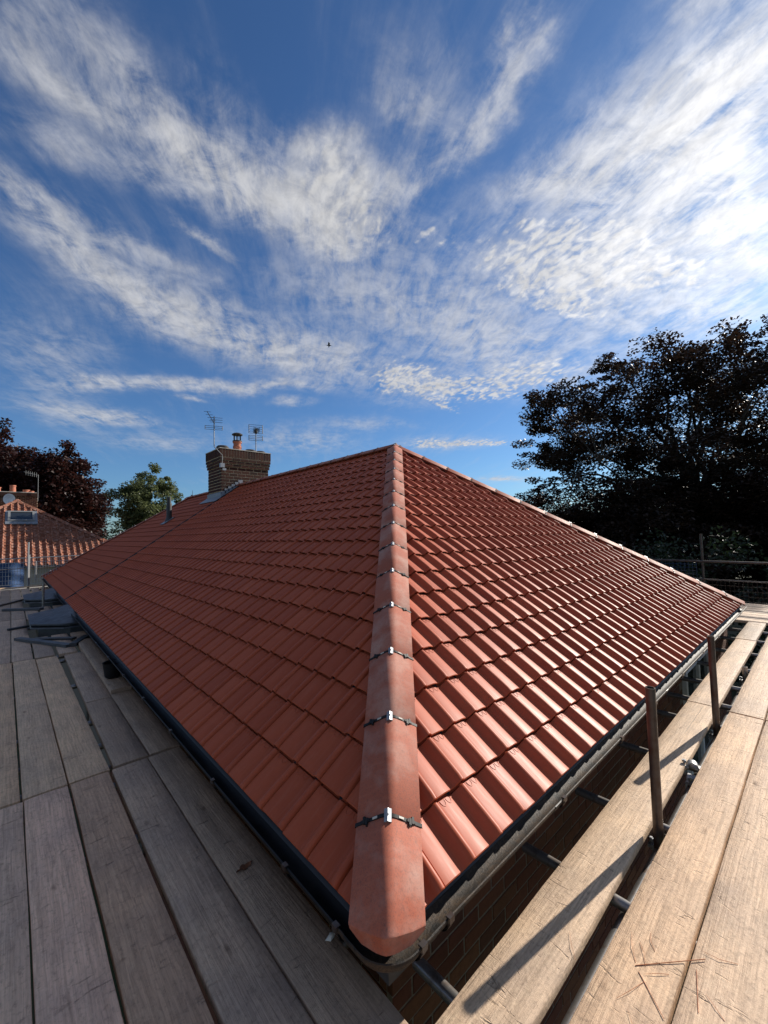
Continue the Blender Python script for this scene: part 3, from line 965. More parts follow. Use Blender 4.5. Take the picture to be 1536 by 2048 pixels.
# eaves felt tray dropping into the gutter, fascia, soffit
for nm, path in (('eaves_tray', [(0.0, LA), (0.0, 0.0), (LB, 0.0)]),):
    sweep(nm, [(0.05, LA), (0.05, 0.05), (LB, 0.05)], [(-0.12, -0.03), (0.0, -0.045), (0.025, -0.066), (0.023, -0.069), (-0.01, -0.05)], M['felt'], house)
sweep('fascia', [(0.072, LA - .07), (0.072, 0.072), (LB - .07, 0.072)], [(0.0, -0.03), (0.0, -0.235), (-0.02, -0.235), (-0.02, -0.03)], M['fascia'], house)
sweep('soffit', [(0.092, LA - .1), (0.092, 0.092), (LB - .1, 0.092)], [(0.0, -0.22), (-0.12, -0.22), (-0.12, -0.228), (0.0, -0.228)], M['fascia'], house)

# ---- brick walls
def brick_run(org, ud, nd, length, z0, z1, parent, mat, mortar, near=None, bl=0.215, bh=0.065, j=0.010, depth=0.03, half0=False, holes=(), nmax=300, label='brick', nrm_proud=0.004):
    """bricks of one face; the nearest nmax are objects, the others one joined piece"""
    out = []
    nc = int((z1 - z0) / (bh + j))
    for c in range(nc):
        z = z1 - (c + 1) * (bh + j)
        off = -(bl + j) / 2 if (c % 2) ^ half0 else 0.0
        x = off
        while x < length - 0.01:
            a, b = max(x, 0), min(x + bl, length)
            if b - a > 0.03:
                if not any(a < h[1] and b > h[0] and z < h[3] and z + bh > h[2] for h in holes):
                    out.append((a, b, z))
            x += bl + j
    recs = []
    for a, b, z in out:
        p = org + ud * ((a + b) / 2) + Vector((0, 0, z + bh / 2))
        recs.append(((p - campos).length, a, b, z, p))
    recs.sort(key=lambda r: r[0])
    return recs

def put_bricks(recs, ud, nd, parent, mat, bh, depth, nmax, proud=0.004):
    mt0 = Matrix(((ud.x, nd.x, 0, 0), (ud.y, nd.y, 0, 0), (0, 0, 1, 0), (0, 0, 0, 1)))
    cache = {}
    big = MB()
    for i, (d, a, b, z, p) in enumerate(recs):
        w = round(b - a, 3)
        pr = proud + rng.uniform(-.0015, .0015)
        mt = Matrix.Translation(p) @ mt0 @ Matrix.Translation((rng.uniform(-.0015, .0015), pr, rng.uniform(-.0012, .0012)))
        if i < nmax:
            if w not in cache:
                q = MB()
                e = 0.003
                vs = [(-w/2, 0-e, -bh/2), (w/2, 0-e, -bh/2), (w/2, 0-e, bh/2), (-w/2, 0-e, bh/2),
                      (-w/2+e, 0, -bh/2+e), (w/2-e, 0, -bh/2+e), (w/2-e, 0, bh/2-e), (-w/2+e, 0, bh/2-e),
                      (-w/2, -depth, -bh/2), (w/2, -depth, -bh/2), (w/2, -depth, bh/2), (-w/2, -depth, bh/2)]
                fs = [(4,5,6,7),(0,1,5,4),(1,2,6,5),(2,3,7,6),(3,0,4,7),(8,9,1,0),(9,10,2,1),(10,11,3,2),(11,8,0,3)]
                cache[w] = mesh('brick', vs, fs, [mat])
            link('brick', cache[w], parent, mt)
        else:
            big.box((-w/2, -depth, -bh/2), (w/2, 0, bh/2), 0, mt)
    if big.v:
        me = mesh('brickwork', big.v, big.f, [mat])
        tag(link('brickwork', me, parent, Matrix.Identity(4)), kind='stuff')

WY = 0.20
wallb = MB()
wallb.box((WY, WY, GZ), (LB - WY, WY + .2, -0.2)); wallb.box((WY, WY + .2, GZ), (WY + .2, LA - WY, -0.2))
wallb.box((LB - WY - .2, WY + .2, GZ), (LB - WY, LA - WY, -0.2)); wallb.box((WY + .2, LA - WY - .2, GZ), (LB - WY - .2, LA - WY, -0.2))
wall = wallb.build('wall', M['mortar'], house)
rr = brick_run(Vector((WY, WY, 0)), Vector((1,0,0)), Vector((0,-1,0)), LB - 2 * WY, -2.70, -0.235, wall, None, None, holes=[(4.5, 5.9, -1.7, -0.30)])
put_bricks(rr, Vector((1,0,0)), Vector((0,-1,0)), wall, M['brick'], 0.065, 0.03, 300)
rr = brick_run(Vector((WY, 6.0, 0)), Vector((0,-1,0)), Vector((-1,0,0)), 6.0 - WY - .03, -2.70, -0.235, wall, None, None, half0=True)
put_bricks(rr, Vector((0,-1,0)), Vector((-1,0,0)), wall, M['brick'], 0.065, 0.03, 0)
# window in the sunny wall
wf = MB()
x0, x1, z0, z1, yy = 4.72, 6.08, -1.66, -0.32, WY - .012
for a, b, c, d in ((x0, x1, z1 - .07, z1), (x0, x1, z0, z0 + .07), (x0, x0 + .07, z0 + .07, z1 - .07), (x1 - .07, x1, z0 + .07, z1 - .07), (x0 + .64, x0 + .72, z0 + .07, z1 - .07)):
    wf.box((a, yy - .03, c), (b, yy + .03, d))
win = wf.build('window', M['white'], wall)
pm = MB(); pm.box((x0 + .07, yy, z0 + .07), (x0 + .64, yy + .006, z1 - .07)); 
pm.build('pane', M['glass'], house)
pm = MB(); pm.box((x0 + .72, yy, z0 + .07), (x1 - .07, yy + .006, z1 - .07)); 
pm.build('pane', M['glass'], house)

# ---- bay roofs breaking through the scaffold on the left
def bay(yc, name):
    ch, hw, dp = 0.42, 1.05, 0.75
    def ring(s, z, out=0.0):
        d = dp * 1 + out; w = hw + out
        return [(0.15, yc - w, z), (0.15 - d + ch, yc - w, z), (0.15 - d, yc - w + ch, z), (0.15 - d, yc + w - ch, z), (0.15 - d + ch, yc + w, z), (0.15, yc + w, z)]
    rings = [ring(1, -0.150, 0.02), ring(1, -0.172, 0.02), ring(1, -0.172, -0.09), ring(1, -0.215, -0.09), ring(1, -0.215, 0.0), ring(1, -0.24, 0.01), ring(1, -0.24, -0.10), ring(1, -0.45, -0.10)]
    top = [(0.15, yc - .55, -0.02), (-0.05, yc - .5, -0.02), (-0.1, yc - .25, -0.02), (-0.1, yc + .25, -0.02), (-0.05, yc + .5, -0.02), (0.15, yc + .55, -0.02)]
    rings = [top] + rings
    vs = [p for r in rings for p in r]
    fs = []
    for k in range(len(rings) - 1):
        for i in range(5):
            q = k * 6 + i; fs.append((q, q + 1, q + 7, q + 6))
    fs.append((5, 4, 3, 2, 1, 0))
    b = len(vs)
    me = mesh(name, vs, fs, [M['slate']], 20)
    link(name, me, house, Matrix.Identity(4))
bay(9.1, 'bay_roof')
bay(13.2, 'bay_roof')

# ---- chimney
CX0, CX1, CY0, CY1 = 3.46, 4.92, 10.50, 11.56
cb0, cb1 = 1.9, 3.42
ch = MB()
ch.box((CX0 + .02, CY0 + .02, cb0), (CX1 - .02, CY1 - .02, 3.74))
chim = ch.build('chimney', M['oldmortar'], house)
CBH, CBL = 0.070, 0.225
def face_bricks(x0, x1, y0, y1, zz0, zz1, half0, nF, nL):
    ra = brick_run(Vector((x0, y0, 0)), Vector((1,0,0)), Vector((0,-1,0)), x1 - x0, zz0, zz1, chim, None, None, bl=CBL, bh=CBH, j=.018, half0=half0)
    put_bricks(ra, Vector((1,0,0)), Vector((0,-1,0)), chim, M['chimbrick'], CBH, 0.03, nF)
    rb_ = brick_run(Vector((x0, y1, 0)), Vector((0,-1,0)), Vector((-1,0,0)), y1 - y0, zz0, zz1, chim, None, None, bl=CBL, bh=CBH, j=.018, half0=not half0)
    put_bricks(rb_, Vector((0,-1,0)), Vector((-1,0,0)), chim, M['chimbrick'], CBH, 0.03, nL)
face_bricks(CX0 + .015, CX1 - .015, CY0 + .015, CY1 - .015, 2.05, 3.30, False, 110, 90)
# corbelled courses and the soldier band on top
for i in range(3):
    o = 0.013 * (i + 1)
    cm = MB(); z = 3.30 + i * 0.088
    cm.box((CX0 - o + .008, CY0 - o + .008, z), (CX1 + o - .008, CY1 + o - .008, z + 0.088)); cm.build('corbel', M['oldmortar'], chim)
    face_bricks(CX0 - o, CX1 + o, CY0 - o, CY1 + o, z, z + 0.0885, i % 2 == 0, 12, 12)
o = 0.048; zs = 3.564
cm = MB(); cm.box((CX0 - o + .01, CY0 - o + .01, zs), (CX1 + o - .01, CY1 + o - .01, zs + .235)); cm.build('corbel', M['oldmortar'], chim)
sb = mesh('brick', *(lambda q: (q.v, q.f))(MB().box((-.034, -.02, -.110), (.034, .006, .110))), [M['chimbrick']])
n = int((CX1 - CX0 + 2 * o) / .080)
for i in range(n):
    link('brick', sb, chim, Matrix.Translation((CX0 - o + .04 + i * (CX1 - CX0 + 2 * o - .08) / (n - 1), CY0 - o + .01, zs + .117)) @ Matrix.Rotation(math.pi, 4, 'Z'))
n = int((CY1 - CY0 + 2 * o) / .080)
for i in range(n):
    link('brick', sb, chim, Matrix.Translation((CX0 - o + .01, CY0 - o + .04 + i * (CY1 - CY0 + 2 * o - .08) / (n - 1), zs + .117)) @ Matrix.Rotation(math.pi / 2, 4, 'Z'))
cm = MB()
ztop = zs + .235
a, b, c, d = CX0 - o - .005, CX1 + o + .005, CY0 - o - .005, CY1 + o + .005
vs = [(a, c, ztop), (b, c, ztop), (b, d, ztop), (a, d, ztop), (a, c, ztop + .02), (b, c, ztop + .02), (b, d, ztop + .02), (a, d, ztop + .02), (a + .4, c + .4, ztop + .07), (b - .4, c + .4, ztop + .07), (b - .4, d - .4, ztop + .07), (a + .4, d - .4, ztop + .07)]
cm.add(vs, [(0,1,5,4),(1,2,6,5),(2,3,7,6),(3,0,4,7),(4,5,9,8),(5,6,10,9),(6,7,11,10),(7,4,8,11),(8,9,10,11)])
cm.build('flaunching', M['flaunch'], chim)
pt = ztop + .02
for (x, y, r, h) in ((3.62, 10.80, .17, .12), (3.78, 11.15, .17, .16), (4.45, 10.78, .16, .10), (4.78, 10.78, .15, .09)):
    m = MB(); m.lathe([(r * .9, 0), (r, .03), (r * 1.02, h * .7), (r * .8, h), (r * .3, h * 1.1)], (x, y, pt), 18); m.build('capped_flue', M['darkclay'], chim)
m = MB(); m.lathe([(.115, 0), (.115, .10), (.125, .11), (.125, .16), (.112, .17), (.108, .25), (.13, .26), (.13, .30)], (4.06, 10.80, pt), 20); m.build('chimney_pot', M['pot'], chim)
m = MB(); m.lathe([(.135, .30), (.135, .33), (.10, .34)], (4.06, 10.80, pt), 20)
for i in range(6):
    an = i * math.pi / 3 + .3
    m.tube((4.06 + .1 * math.cos(an), 10.80 + .1 * math.sin(an), pt + .33), (4.06 + .1 * math.cos(an), 10.80 + .1 * math.sin(an), pt + .52), .012, 6)
m.lathe([(.15, .50), (.155, .525), (.10, .56), (.02, .575)], (4.06, 10.80, pt), 20)
m.build('cowl', M['darkclay'], chim)
# flashing: apron and stepped soakers
fr = frame('L', Vector((CX0 - .22, CY1 + .1, (CX0 - .22) * TP)) + FACES['L']['n'] * 0.005)
m = MB(); m.box((0, 0, 0), (CY1 - CY0 + .26, 0.30, 0.010), 0, fr)
fr = frame('L', Vector((CX0 - .05, CY0 + .0, (CX0 - .05) * TP)) + FACES['L']['n'] * 0.006)
m.box((0, 0, 0), (0.16, (HR - CX0 + .05) / CP, 0.010), 0, fr)
for i in range(6):
    x = CX0 + i * .1
    zz = x * TP
    m.box((x, CY0 - .010, zz - .05), (x + .13, CY0 + .001, zz + .16))
m.box((CX0 - .012, CY0 - .01, CX0 * TP - .05), (CX0 + .001, CY1, CX0 * TP + .13))
m.build('lead_flashing', M['lead'], chim)

# ------------------------------------------------------------------ aerials on the chimney
def rodbox(m, a, b, r=.006): m.tube(a, b, r, 5)
a1 = tag(empty('tv_aerial', (3.43, 10.47, 3.35)), 'tv aerial with slanted boom on a bent mast, left of the chimney pot', 'aerial', 'television aerials on the chimney')
mm_ = MB(); B = Vector((3.46, 10.42, 3.30))
mm_.path([B, B + Vector((-.0, -.03, .28)), B + Vector((-.20, .05, .52)), B + Vector((-.20, .05, 1.33))], .013, 8)
mm_.build('mast', M['mast'], a1)
m = MB(); m.box(tuple(B + Vector((-.06, -.05, -.06))), tuple(B + Vector((.06, .04, .06)))); m.box(tuple(B + Vector((.0, -.05, -.14))), tuple(B + Vector((.1, -.03, -.08))))
m.build('bracket', M['galv'], a1)
T = B + Vector((-.20, .05, 1.18)); vd = Vector((.35, .94, 0)); rt = Vector((.94, -.35, 0))
m = MB()
m.tube(T + Vector((0, 0, .0)), T - rt * .17 - vd * .35 + Vector((0, 0, .22)), .010, 6)
for k in range(4):
    c = T - (rt * .17 + vd * .35) * (k / 4 + .2) + Vector((0, 0, .22 * (k / 4 + .2) + .01))
    m.tube(c - rt * .09, c + rt * .09, .005, 5)
m.build('boom', M['darkrod'], a1)
m = MB()
for z in (.16, .10, .03): m.tube(T + rt * -.10 + Vector((0, 0, z)), T + rt * .22 + Vector((0, 0, z)), .006, 5)
m.tube(T + Vector((0, -.01, -.16)), T + Vector((0, -.01, .2)), .012, 6)
for z in (-.08, -.13, -.18): m.tube(T - rt * .23 + Vector((0, 0, z)), T + rt * .22 + Vector((0, 0, z)), .006, 5)
for s in (-.23, .22): m.tube(T + rt * s + Vector((0, 0, -.18)), T + rt * s + Vector((0, 0, -.08)), .010, 5)
m.build('reflector', M['darkrod'], a1)

a2 = tag(empty('tv_aerial', (4.55, 10.9, ztop)), 'tv aerial with two grid reflectors on a straight mast, right of the chimney pot', 'aerial', 'television aerials on the chimney')
B = Vector((4.60, 10.70, ztop))
m = MB(); m.tube(B, B + Vector((0, 0, .82)), .014, 8); m.build('mast', M['mast'], a2)
m = MB(); T = B + Vector((0, 0, .62))
for z in (.02, -.03, -.08, -.13, -.18): pass
for z in (.28, .22, .15, .08, .02): m.tube(T - rt * .20 + Vector((0, 0, z)), T + rt * .20 + Vector((0, 0, z)), .006, 5)
for z in (-.05, -.10, -.15, -.20): m.tube(T - rt * .20 + Vector((0, 0, z)), T + rt * .20 + Vector((0, 0, z)), .006, 5)
for s in (-.20, .20):
    m.tube(T + rt * s + Vector((0, 0, .02)), T + rt * s + Vector((0, 0, .28)), .012, 5)
    m.tube(T + rt * s + Vector((0, 0, -.20)), T + rt * s + Vector((0, 0, -.05)), .012, 5)
m.build('reflector', M['darkrod'], a2)
m = MB()
m.tube(T + Vector((0, 0, .06)) - vd * .02, T + Vector((0, 0, .06)) - vd * .45, .02, 6)
for k in range(7):
    c = T + Vector((0, 0, .06)) - vd * (.05 + k * .06)
    for s in ((1, .6), (1, -.6), (-1, .6), (-1, -.6)):
        m.tube(c, c + rt * .09 * s[0] + Vector((0, 0, .07 * s[1])), .005, 4)
m.lathe([(.03, -.05), (.05, -.02), (.05, .04), (.03, .07)], tuple(T + Vector((0, 0, .05)) - vd * .04), 10)
m.build('boom', M['darkrod'], a2)

# ------------------------------------------------------------------ scaffolding
BZ, BT = -0.315, 0.038
def board(parent, axis, a0, a1, c0, c1, tint=(1,1,1), z=BZ, skew=0.0, name='board', tilt=0.0, warp=0.0015):
    L = a1 - a0; W = c1 - c0
    nx = max(6, int(L / 0.25)); ny = 3
    vs, fs = [], []
    ph = rng.uniform(0, 6.28); amp = warp
    def cross(x):
        e = 0.0035
        jl, jr = rng.normal(0, .0009), rng.normal(0, .0009)
        w = W / 2
        zz = amp * math.sin(x * 1.3 + ph) + rng.normal(0, .0003)
        cup = 0.0012
        return [(x, -w + jl, -BT), (x, -w + jl, -e), (x, -w + e + jl, zz * .5), (x, -w / 3, zz + cup), (x, w / 3, zz + cup), (x, w - e + jr, zz * .5), (x, w + jr, -e), (x, w + jr, -BT)]
    for i in range(nx + 1):
        vs += cross(-L / 2 + L * i / nx)
    n = 8
    for i in range(nx):
        for j in range(n):
            q = i * n
            fs.append((q + j, q + n + j, q + n + (j + 1) % n, q + (j + 1) % n))
    fs.append(tuple(range(n))); fs.append(tuple(nx * n + i for i in range(n))[::-1])
    fs = [f[::-1] for f in fs]
    me = mesh(name, vs, fs, [M['wood']], 50)
    cen = Vector(((a0 + a1) / 2, (c0 + c1) / 2, z)) if axis == 'x' else Vector(((c0 + c1) / 2, (a0 + a1) / 2, z))
    rot = (0 if axis == 'x' else math.pi / 2) + skew + (math.pi if rng.random() < .5 else 0)
    o = link(name, me, parent, Matrix.Translation(cen) @ Matrix.Rotation(rot, 4, 'Z') @ Matrix.Rotation(tilt, 4, 'Y'))
    o.color = (*tint, 1)
    return o
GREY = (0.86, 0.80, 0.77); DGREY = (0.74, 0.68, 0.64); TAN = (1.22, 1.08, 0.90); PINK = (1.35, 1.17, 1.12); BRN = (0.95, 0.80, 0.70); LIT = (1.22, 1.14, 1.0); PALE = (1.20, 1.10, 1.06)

sl = tag(empty('scaffold', (-.5, 6, GZ)), 'scaffold deck of grey brown boards beside the shaded roof slope on the left', 'scaffold')
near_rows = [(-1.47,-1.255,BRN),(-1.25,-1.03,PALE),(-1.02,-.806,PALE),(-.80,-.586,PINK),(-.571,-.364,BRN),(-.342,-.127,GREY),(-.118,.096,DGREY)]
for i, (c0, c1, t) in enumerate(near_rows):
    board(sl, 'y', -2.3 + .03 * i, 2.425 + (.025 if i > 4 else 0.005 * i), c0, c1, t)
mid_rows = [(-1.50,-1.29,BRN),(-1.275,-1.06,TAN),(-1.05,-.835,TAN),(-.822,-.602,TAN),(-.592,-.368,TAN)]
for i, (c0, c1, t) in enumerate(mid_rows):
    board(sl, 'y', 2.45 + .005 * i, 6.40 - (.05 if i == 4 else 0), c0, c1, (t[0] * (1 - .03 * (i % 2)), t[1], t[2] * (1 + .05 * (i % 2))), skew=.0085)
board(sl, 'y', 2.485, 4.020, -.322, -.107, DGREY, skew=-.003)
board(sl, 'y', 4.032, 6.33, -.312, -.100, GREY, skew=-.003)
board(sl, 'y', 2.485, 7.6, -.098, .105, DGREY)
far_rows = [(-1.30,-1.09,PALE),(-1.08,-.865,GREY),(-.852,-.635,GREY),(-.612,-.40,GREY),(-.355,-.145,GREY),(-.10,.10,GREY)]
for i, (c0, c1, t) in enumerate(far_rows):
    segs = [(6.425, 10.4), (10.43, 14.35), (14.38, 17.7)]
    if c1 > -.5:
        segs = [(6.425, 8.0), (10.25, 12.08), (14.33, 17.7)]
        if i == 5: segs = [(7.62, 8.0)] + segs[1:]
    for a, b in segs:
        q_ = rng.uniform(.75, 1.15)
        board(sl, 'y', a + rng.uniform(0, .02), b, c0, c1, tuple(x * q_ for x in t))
board(sl, 'x', -1.5, .5, 17.74, 17.95, LIT, z=-.25)
# long splits in the boards
def split(parent, pts, r=.0012):
    m = MB(); P = []
    for (x, y), (x2, y2) in zip(pts[:-1], pts[1:]):
        n = max(2, int(math.hypot(x2 - x, y2 - y) / .05))
        for i in range(n):
            P.append((x + (x2 - x) * i / n + rng.normal(0, .001), y + (y2 - y) * i / n + rng.normal(0, .0014), BZ + .0005))
    m.path(P, r, 4); return m.build('split', M['fascia'], parent, None)
# steel under and through the deck
def pipe(parent, a, b, name='tube', r=.02415, mat='pipe', hollow=0.0):
    m = MB(); m.tube(a, b, r, 18, hollow=hollow)
    return m.build(name, M[mat], parent, 40)
for y in (-.55, .42, 1.68, 2.34, 2.62, 3.05, 3.62, 4.9, 6.25, 6.55, 7.7, 9.4, 10.6, 12.0, 14.1, 15.8, 17.5):
    pipe(sl, (-1.5, y, BZ - BT - .026), (.16, y, BZ - BT - .026), 'transom')
pipe(sl, (-.66, -2.2, BZ - BT - .078), (-.66, 17.8, BZ - BT - .078), 'ledger')
pipe(sl, (.03, .3, BZ - BT - .078), (.03, 17.8, BZ - BT - .078), 'ledger')
pipe(sl, (-.293, 11.75, GZ), (-.293, 11.75, .28), 'standard', hollow=.004)
for y in (3.3, 6.9, 15.5):
    pipe(sl, (.03, y, GZ), (.03, y, BZ - BT - .05), 'standard')
pipe(sl, (-.66, 5.2, GZ), (-.66, 5.2, BZ - BT - .05), 'standard')

sr = tag(empty('scaffold', (4, -.6, GZ)), 'sunlit scaffold deck of pale boards with steel uprights beside the right hand eaves', 'scaffold')
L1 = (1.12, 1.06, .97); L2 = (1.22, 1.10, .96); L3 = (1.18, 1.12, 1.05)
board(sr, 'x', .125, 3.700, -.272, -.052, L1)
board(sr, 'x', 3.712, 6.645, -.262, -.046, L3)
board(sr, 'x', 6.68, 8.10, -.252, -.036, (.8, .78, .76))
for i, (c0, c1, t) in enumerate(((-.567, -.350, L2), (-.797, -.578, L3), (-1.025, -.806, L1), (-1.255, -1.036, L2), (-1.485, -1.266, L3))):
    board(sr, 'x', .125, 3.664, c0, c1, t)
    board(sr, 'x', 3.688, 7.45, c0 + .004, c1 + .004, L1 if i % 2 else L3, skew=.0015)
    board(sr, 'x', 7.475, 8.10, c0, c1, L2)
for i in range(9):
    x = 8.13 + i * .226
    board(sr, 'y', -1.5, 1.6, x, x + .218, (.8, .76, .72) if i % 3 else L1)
    board(sr, 'y', 1.62, 5.5, x, x + .218, (.7, .68, .66))
for x in (.30, 1.13, 1.79, 2.60, 3.42, 3.95, 4.55, 5.3, 6.1, 6.9, 7.6):
    o = pipe(sr, (x, .165, BZ - BT - .026), (x + rng.uniform(-.02, .02), -1.5, BZ - BT - .026), 'transom')
pipe(sr, (.2, -.312, BZ - BT - .078), (8.0, -.312, BZ - BT - .078), 'ledger')
pipe(sr, (.2, -1.4, BZ - BT - .078), (8.0, -1.4, BZ - BT - .078), 'ledger')
pipe(sr, (1.665, -.312, GZ), (1.665, -.312, .418), 'standard', mat='darkpipe', hollow=.004)
pipe(sr, (3.335, -.312, GZ), (3.335, -.312, .38), 'standard', mat='darkpipe', hollow=.004)
pipe(sr, (5.02, -.312, GZ), (5.02, -.312, -.262), 'standard', mat='pipe', hollow=.004)
def coupler(parent, c, yaw=0.0):
    m = MB(); c = Vector(c)
    n = 10
    vs = []
    for i in range(n + 1):
        a = -0.4 + (math.pi + .6) * i / n
        for r_, w in ((.026, -.025), (.026, .025), (.033, .025), (.033, -.025)):
            vs.append((w, r_ * math.cos(a), r_ * math.sin(a)))
    fs = []
    for i in range(n):
        for j in range(4):
            q = i * 4; fs.append((q + j, q + (j + 1) % 4, q + 4 + (j + 1) % 4, q + 4 + j))
    fs += [(0, 1, 2, 3), (4 * n + 3, 4 * n + 2, 4 * n + 1, 4 * n)]
    m.add(vs, fs, 0)
    m.tube((0, .045, -.03), (0, .045, .035), .007, 8); m.tube((0, .045, .018), (0, .045, .032), .013, 6)
    m.box((-.022, .028, -.012), (.022, .058, .004))
    m.box((-.022, -.058, -.012), (.022, -.028, .004))
    me = mesh('coupler', m.v, m.f, [M['galv']], 35)
    return link('coupler', me, parent, Matrix.Translation(c) @ Matrix.Rotation(yaw, 4, 'Z'))
coupler(sr, (2.50, -.308, -.325), .25)
coupler(sr, (2.44, -.315, -.385), 1.5)
coupler(sr, (1.70, -.312, BZ - BT - .078), 0)
coupler(sr, (3.36, -.312, BZ - BT - .078), 0)
coupler(sr, (5.09, -.312, BZ - BT - .078), 0)
coupler(sl, (-.293, 11.75, -.30), 0)

split(sr, [(1.35, -.13), (1.62, -.135), (1.9, -.165), (2.4, -.16), (3.0, -.172), (3.68, -.175)])
split(sr, [(.55, -.19), (.9, -.175), (1.3, -.15)], .0007)
split(sl, [(-.69, 1.2), (-.70, 1.7), (-.68, 2.1)], .0007)
# guard rail at the far right end
gr_ = tag(empty('guard_rail', (10.1, 1, GZ)), 'steel guard rail with blue mesh in front of the dark hedge at far right', 'railing')
pipe(gr_, (10.12, .86, GZ), (10.12, .86, 1.10), 'post', mat='darkpipe')
pipe(gr_, (10.12, 3.2, GZ), (10.12, 3.2, .75), 'post', mat='darkpipe')
pipe(gr_, (10.12, -1.5, GZ), (10.12, -1.5, .9), 'post', mat='darkpipe')
pipe(gr_, (10.07, -2.2, .50), (10.07, 5.6, .535), 'rail', mat='darkpipe')
pipe(gr_, (10.07, -2.2, .125), (10.07, 5.6, .15), 'rail', r=.016, mat='darkpipe')
def wire_panel(parent, a, b, z0, z1, sx, sz, r=.003, name='wire_mesh', mat='wire'):
    a = Vector(a); b = Vector(b); L = (b - a).length; d = (b - a) / L
    m = MB()
    n = int(L / sx)
    for i in range(n + 1):
        p = a + d * (i * sx); m.tube((p.x, p.y, z0), (p.x, p.y, z1), r, 4, cap=False)
    k = int((z1 - z0) / sz)
    for i in range(k + 1):
        z = z0 + i * sz; m.tube((a.x, a.y, z), (b.x, b.y, z), r * (1.8 if i in (0, k) else 1), 4, cap=False)
    o = m.build(name, M[mat], parent, None); return o
tag(wire_panel(gr_, (10.02, .95), (10.02, 5.5), -.25, .50, .07, .07, .0025, mat='blue'), kind='stuff')
tag(wire_panel(gr_, (10.02, -2.1), (10.02, .8), -.27, .13, .07, .1, .0025, mat='darkpipe'), kind='stuff')

# mesh guard at the far left end
gl = tag(empty('guard_fence', (0, 17.9, GZ)), 'lit wire mesh guard fence closing the far end of the left deck', 'fence')
pipe(gl, (-.43, 17.86, -.33), (-.43, 17.86, 1.27), 'post', mat='galv')
pipe(gl, (-.40, 17.92, -.33), (-.40, 17.92, .83), 'post', mat='galv')
pipe(gl, (-.22, 17.92, -.1), (-.22, 17.92, .60), 'post', mat='galv', r=.016)
pipe(gl, (2.30, 17.95, -.33), (2.30, 17.95, 1.62), 'post', mat='galv')
pipe(gl, (-1.6, 17.93, .715), (3.2, 17.93, .74), 'rail', mat='galv', r=.018)
pipe(gl, (-1.6, 17.93, .36), (3.2, 17.93, .38), 'rail', mat='pipe', r=.015)
tag(wire_panel(gl, (-1.6, 17.97), (3.0, 17.97), -.18, .70, .075, .15, .0065), kind='stuff')
bt = MB()
V = []; nx, nz = 22, 8
for i in range(nx + 1):
    for j in range(nz + 1):
        x = -2.4 + 1.9 * i / nx; z = -.45 + .95 * j / nz
        V.append((x, 19.2 + .06 * math.sin(x * 9) + .03 * math.sin(z * 13 + x * 4), z + .05 * math.sin(x * 5)))
F = [(i * (nz + 1) + j, (i + 1) * (nz + 1) + j, (i + 1) * (nz + 1) + j + 1, i * (nz + 1) + j + 1) for i in range(nx) for j in range(nz)]
b0 = len(V); V += [(x, y + .01, z) for x, y, z in V]; F += [tuple(k + b0 for k in f)[::-1] for f in F]
tp = link('tarpaulin', mesh('tarpaulin', V, F, [M['blue']], 60)); tag(tp, 'crumpled blue sheeting hanging behind the wire mesh fence at far left', 'tarpaulin')
st = MB(); st.box((-2.3, 19.0, GZ), (3.2, 19.45, -.42)); o = st.build('garden_wall', M['render']); tag(o, 'low mottled grey wall behind the wire mesh fence at far left', 'wall')

# loose things lying on the left deck
def loose(name, pts, w, h, z, mat, label, cat, group=None, tint=None):
    m = MB()
    a, b = Vector((*pts[0], 0)), Vector((*pts[1], 0)); d = (b - a); L = d.length
    m.box((0, -w / 2, 0), (L, w / 2, h))
    me = mesh(name, m.v, m.f, [M[mat]], 30)
    o = link(name, me, None, Matrix.Translation((a.x, a.y, z)) @ Matrix.Rotation(math.atan2(d.y, d.x), 4, 'Z'))
    if tint: o.color = (*tint, 1)
    tag(o, label, cat, group)
    return o
ob = board(None, 'y', 4.10, 7.05, -.098, .088, DGREY, z=BZ + BT + .004, name='loose_board')
tag(ob, 'dark grey board lying on top of the deck tight against the left gutter', 'board')
loose('timber_batten', [(-.78, 8.02), (-.21, 6.80)], .10, .04, BZ + .004, 'slate', 'long dark timber lying aslant on the deck in front of the nearest bay roof', 'timber')
loose('timber_batten', [(-.17, 6.78), (.06, 7.3)], .09, .05, BZ + .006, 'felt', 'short black timber at the right end of the slanting timber', 'timber')
loose('timber_batten', [(-.90, 9.10), (-.50, 9.25)], .07, .035, BZ + .004, 'felt', 'short black batten lying left of the nearest bay roof', 'timber')
loose('timber_batten', [(-.58, 7.80), (-.10, 7.35)], .10, .03, BZ + .004, 'fascia', 'grey batten lying between the slanting timber and the nearest bay roof', 'timber')
loose('timber_batten', [(-.98, 12.05), (-.33, 11.50)], .12, .05, BZ + .004, 'slate', 'grey plank lying in front of the farther bay roof', 'timber')
m = MB(); m.tube((-1.12, 12.95, BZ + .028), (-.40, 14.3, BZ + .03), .0242, 12, hollow=.004)
tag(m.build('scaffold_tube', M['darkpipe'], None, 40), 'loose dark tube lying aslant on the far end of the left deck', 'tube')
# hopper like black bucket under the left gutter
m = MB(); m.lathe([(.05, -.27), (.075, -.25), (.095, -.10), (.10, -.095), (.09, -.10), (.07, -.24)], (-.015, 4.55, .0), 20)
tag(m.build('black_bucket', M['plastic'], None, 40, loc=(-.015, 4.55, -.27)), 'small black bucket tucked under the left gutter beside the raised board', 'bucket')

